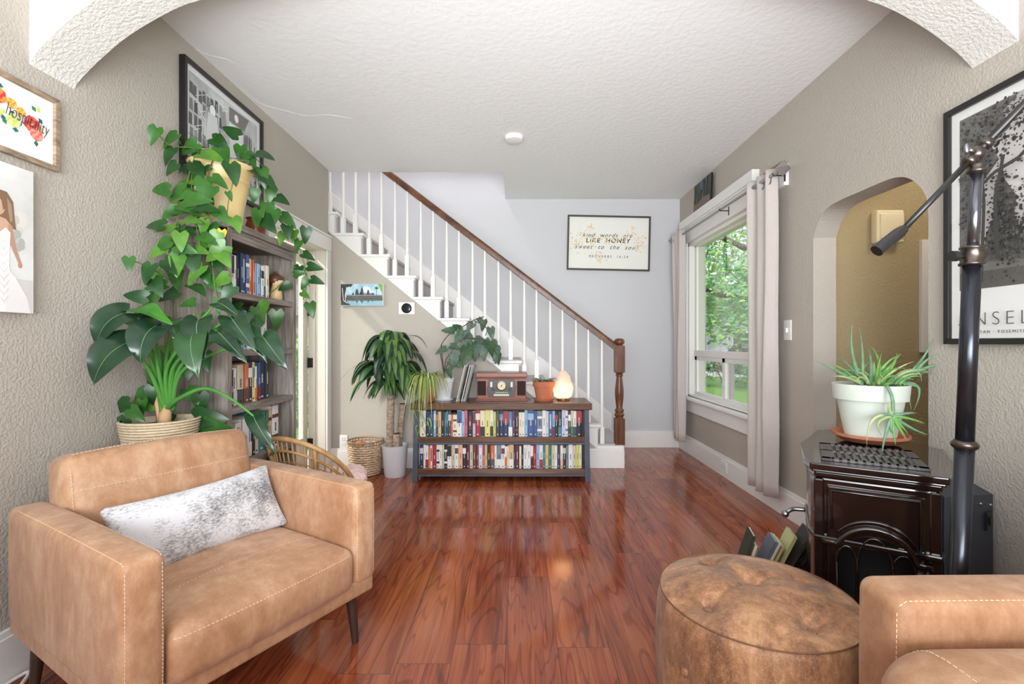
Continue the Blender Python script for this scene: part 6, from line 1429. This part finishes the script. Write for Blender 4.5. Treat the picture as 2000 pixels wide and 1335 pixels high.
for i in range(30):
    a = rg.uniform(0, 2*pi); r = rg.uniform(0, .09); c = Vector((.02+r*cos(a), r*sin(a), .24)); L = rg.uniform(.06, .13); spike(c, c+Vector((cos(a)*L*.3, sin(a)*L*.3, L*.6)), c+Vector((cos(a)*L, sin(a)*L, L*rg.uniform(.3, .8))), rg.uniform(.004, .007), rg.choice(AL))
# the offshoot hanging over the rim
tr = [A3(1732, 752, 1.86), A3(1742, 775, 1.825), A3(1744, 800, 1.82), A3(1742, 815, 1.82)]
w.tube(spline(tr, 4), .006, 7, AL[0])
for b, c in (((1690, 800), (1693, 872)), ((1700, 820), (1722, 850)), ((1735, 850), (1752, 846)), ((1760, 830), (1775, 848)), ((1790, 845), (1815, 849)), ((1780, 815), (1808, 828)), ((1775, 805), (1790, 806)), ((1730, 790), (1742, 780)), ((1725, 850), (1722, 895)), ((1745, 850), (1750, 870)), ((1720, 800), (1718, 830)), ((1765, 850), (1772, 860))):
    spike(A3(1742, 812, 1.815), A3(*b, 1.80), A3(*c, 1.81), .006, AL[rg.choice([0, 0, 1, 2])])
w.build('foliage', None, al, smooth='leaf')

# ------------------------------------------------------------ outside
M_GRASS = mat('lawn_grass', rgb(120, 170, 66), .9, var=(2.2, rgb(96, 150, 54), .5), bump=(60, 1))
g = MB(); g.box(-40, -1.86, -14, 60, -.62, -.5); g.box(1.9, 60, -14, 22.5, -.62, -.5); g.box(-1.86, 1.9, 5.3, 60, -.62, -.5)
tag(g.build('lawn', M_GRASS), kind='structure')
tag(MB().box(1.9, 60, 22.5, 60, -.66, -.52).build('street', mat('asphalt', rgb(214, 214, 216), .9, var=(3, rgb(198, 198, 200), .4))), kind='structure')
TL = [leafm('tree_leaf_bright', rgb(190, 224, 116), rgb(150, 200, 92), rough=.6, scale=2), leafm('tree_leaf_green', rgb(132, 190, 100), rgb(98, 160, 86), rough=.6, scale=2), leafm('tree_leaf_blue_green', rgb(136, 188, 140), rgb(104, 160, 116), rough=.6, scale=2)]
M_TRUNK = mat('tree_bark', rgb(96, 84, 72), .9, var=(8, rgb(70, 60, 52), .5), stretch=(1, 1, .3))
def foliage(n_, c, rad, lo, hi, seed, mats, flat_=1):
    rg = random.Random(seed); w = MB()
    for i in range(n_):
        u = Vector((rg.gauss(0, 1), rg.gauss(0, 1), rg.gauss(0, 1))).normalized()*rg.uniform(.5, 1)**.6
        p = Vector((u.x*rad[0], u.y*rad[1], u.z*rad[2])); q = noise.noise(p*.55+Vector((seed, 0, 0)))
        if q < -.12: continue
        p *= 1+.2*q; s_ = rg.uniform(lo, hi); a = Vector((rg.gauss(0, 1), rg.gauss(0, 1), rg.gauss(0, .6))).normalized(); b = a.orthogonal().normalized()*.5
        w.add([p, p+a*s_*.5+b*s_*.5, p+a*s_, p+a*s_*.5-b*s_*.5], [(0, 1, 2, 3)], mats[rg.choice([0, 1, 1, 2])])
    for v in w.v: v += Vector(c)
    return w
def tree(name, label, x, y, trunk_h, c, rad, n_, seed, branches, lo=.12, hi=.3):
    t = thing(name, label, 'tree', (x, y, -.5))
    foliage(n_, c, rad, lo, hi, seed, TL).build('foliage', None, t, smooth=False)
    w = MB(); w.tube([(0, 0, 0), (.05, 0, trunk_h*.5), (-.03, 0, trunk_h)], [.28, .2, .15], 10)
    for b in branches: w.tube(spline(b, 5), [.13-.10*i/(5*(len(b)-1)) for i in range(5*(len(b)-1)+1)], 7)
    w.build('trunk', M_TRUNK, t, smooth=True)
tree('maple_tree', 'big green leafy tree outside the front window', 8.2, 15.0, 3.4, (-.9, -.6, 5.9), (4.8, 3.4, 4.1), 22000, 3,
     [[(0, 0, 2.6), (-1.2, -.5, 3.0), (-2.4, -.8, 3.1), (-3.8, -1, 3.9)], [(0, 0, 3.2), (-1, -.5, 4.3), (-2.6, -.9, 4.9), (-4, -1, 5.4)], [(0, 0, 3.2), (1, 0, 5), (2, 0, 6)]])
tree('maple_tree', 'second leafy tree farther down the street outside the window', 11.5, 25.0, 2.4, (-.5, 0, 8.6), (6, 3, 6.0), 16000, 8, [[(0, 0, 2), (-1.5, 0, 3), (-3, 0, 4.6)]], .2, .45)
for i, (x, y, r, lab) in enumerate(((7.6, 17.5, .95, 'bright green bush on the lawn edge nearest the window'), (10.2, 18.2, .9, 'green bush beside the brightest one on the lawn edge'), (5.2, 18.2, .8, 'smaller bush at the far lawn edge'))):
    t = thing('bush', lab, 'bush', (x, y, -.5)); foliage(2600, (0, 0, r*.55), (r*1.25, r, r*.75), .06, .16, 20+i, TL).build('foliage', None, t)
    w = MB()
    for k in range(5): a = k*1.3; w.tube([(0, 0, 0), (.2*cos(a), .2*sin(a), r*.5), (.5*cos(a), .5*sin(a), r)], [.03, .02, .01], 6)
    w.build('stem', M_TRUNK, t)
fc = thing('picket_fence', 'white picket fence across the street outside the window', 'fence', (11, 30, -.5)); w = MB()
for i in range(46): x = -4.6+i*.2; w.prism([(x, 0), (x+.1, 0), (x+.1, 1.0), (x+.05, 1.08), (x, 1.0)], 0, .03, 'y')
w.box(-4.6, 4.6, .03, .07, .25, .33); w.box(-4.6, 4.6, .03, .07, .75, .83); w.build('pickets', M_WHITE, fc)
ca = thing('parked_car', 'pale silver parked car in the street outside the window', 'car', (12.6, 27.6, -.52))
w = MB(); w.prism([(-2.1, .28), (2.1, .28), (2.15, .7), (1.9, .9), (1.1, .98), (.55, 1.42), (-.9, 1.45), (-1.6, 1.0), (-2.1, .9)], -.85, .85, 'y'); w.build('body', mat('silver_car_paint', rgb(206, 210, 214), .25, .3), ca, bevel=.06, seg=3)
w = MB(); w.prism([(-.85, 1.02), (.95, 1.02), (.5, 1.36), (-.75, 1.38)], -.87, .87, 'y'); w.build('windows', mat('car_glass', rgb(70, 84, 92), .1), ca)
for x in (-1.35, 1.35):
    for y in (-.86, .7): MB().tube([(x, y, .33), (x, y+.18, .33)], .33, 20).build('wheel', M_BLACK, ca, smooth=40)
ho = thing('house', 'pale grey neighbouring house across the street with white trim', 'house', (16, 33, -.5))
w = MB(); w.box(-6, 6, 0, 6, 0, 3.2); w.build('wall', mat('pale_siding', rgb(206, 208, 210), .8), ho)
w = MB(); w.prism([(-6.4, 3.2), (6.4, 3.2), (0, 6)], -.4, 6.4, 'y'); w.build('roof', mat('grey_shingle', rgb(128, 126, 126), .9), ho)
for x in (-4.2, -1.2, 2.2):
    f_ = MB().box(x, x+1.3, -.05, 0, 1, 2.4).build('window', M_WHITE, ho); MB().box(x+.1, x+1.2, -.07, -.04, 1.1, 2.3).build('pane', mat('car_glass', rgb(70, 84, 92), .1), f_)
# side yard behind the door
fs = thing('shed', 'grey boarded shed outside the side door', 'shed', (-6.0, 11.2, -.5))
w = MB(); 
for i in range(16): w.box(-2+i*.25, -2+i*.25+.24, 0, .03, 0, 2.3)
w.box(-2, 2, .03, 2, 0, 2.3); w.build('wall', mat('shed_boards', rgb(150, 146, 144), .8), fs)
w = MB(); w.prism([(-.3, 2.25), (2.3, 2.25), (1, 3.1)], -2.3, 2.3, 'x'); w.build('roof', mat('grey_shingle', rgb(128, 126, 126), .9), fs)
t = thing('bush', 'leafy green bush in front of the shed outside the side door', 'bush', (-4.3, 9.4, -.5)); foliage(3200, (0, 0, .8), (.8, .6, .9), .08, .2, 51, TL).build('foliage', None, t)
w = MB(); w.tube([(0, 0, 0), (0, 0, .9)], .04, 6); w.build('stem', M_TRUNK, t)
tag(MB().box(-5, -1.9, 3.0, 7.0, -.5, -.47).build('patio', mat('pale_concrete', rgb(206, 204, 200), .9)), kind='structure')
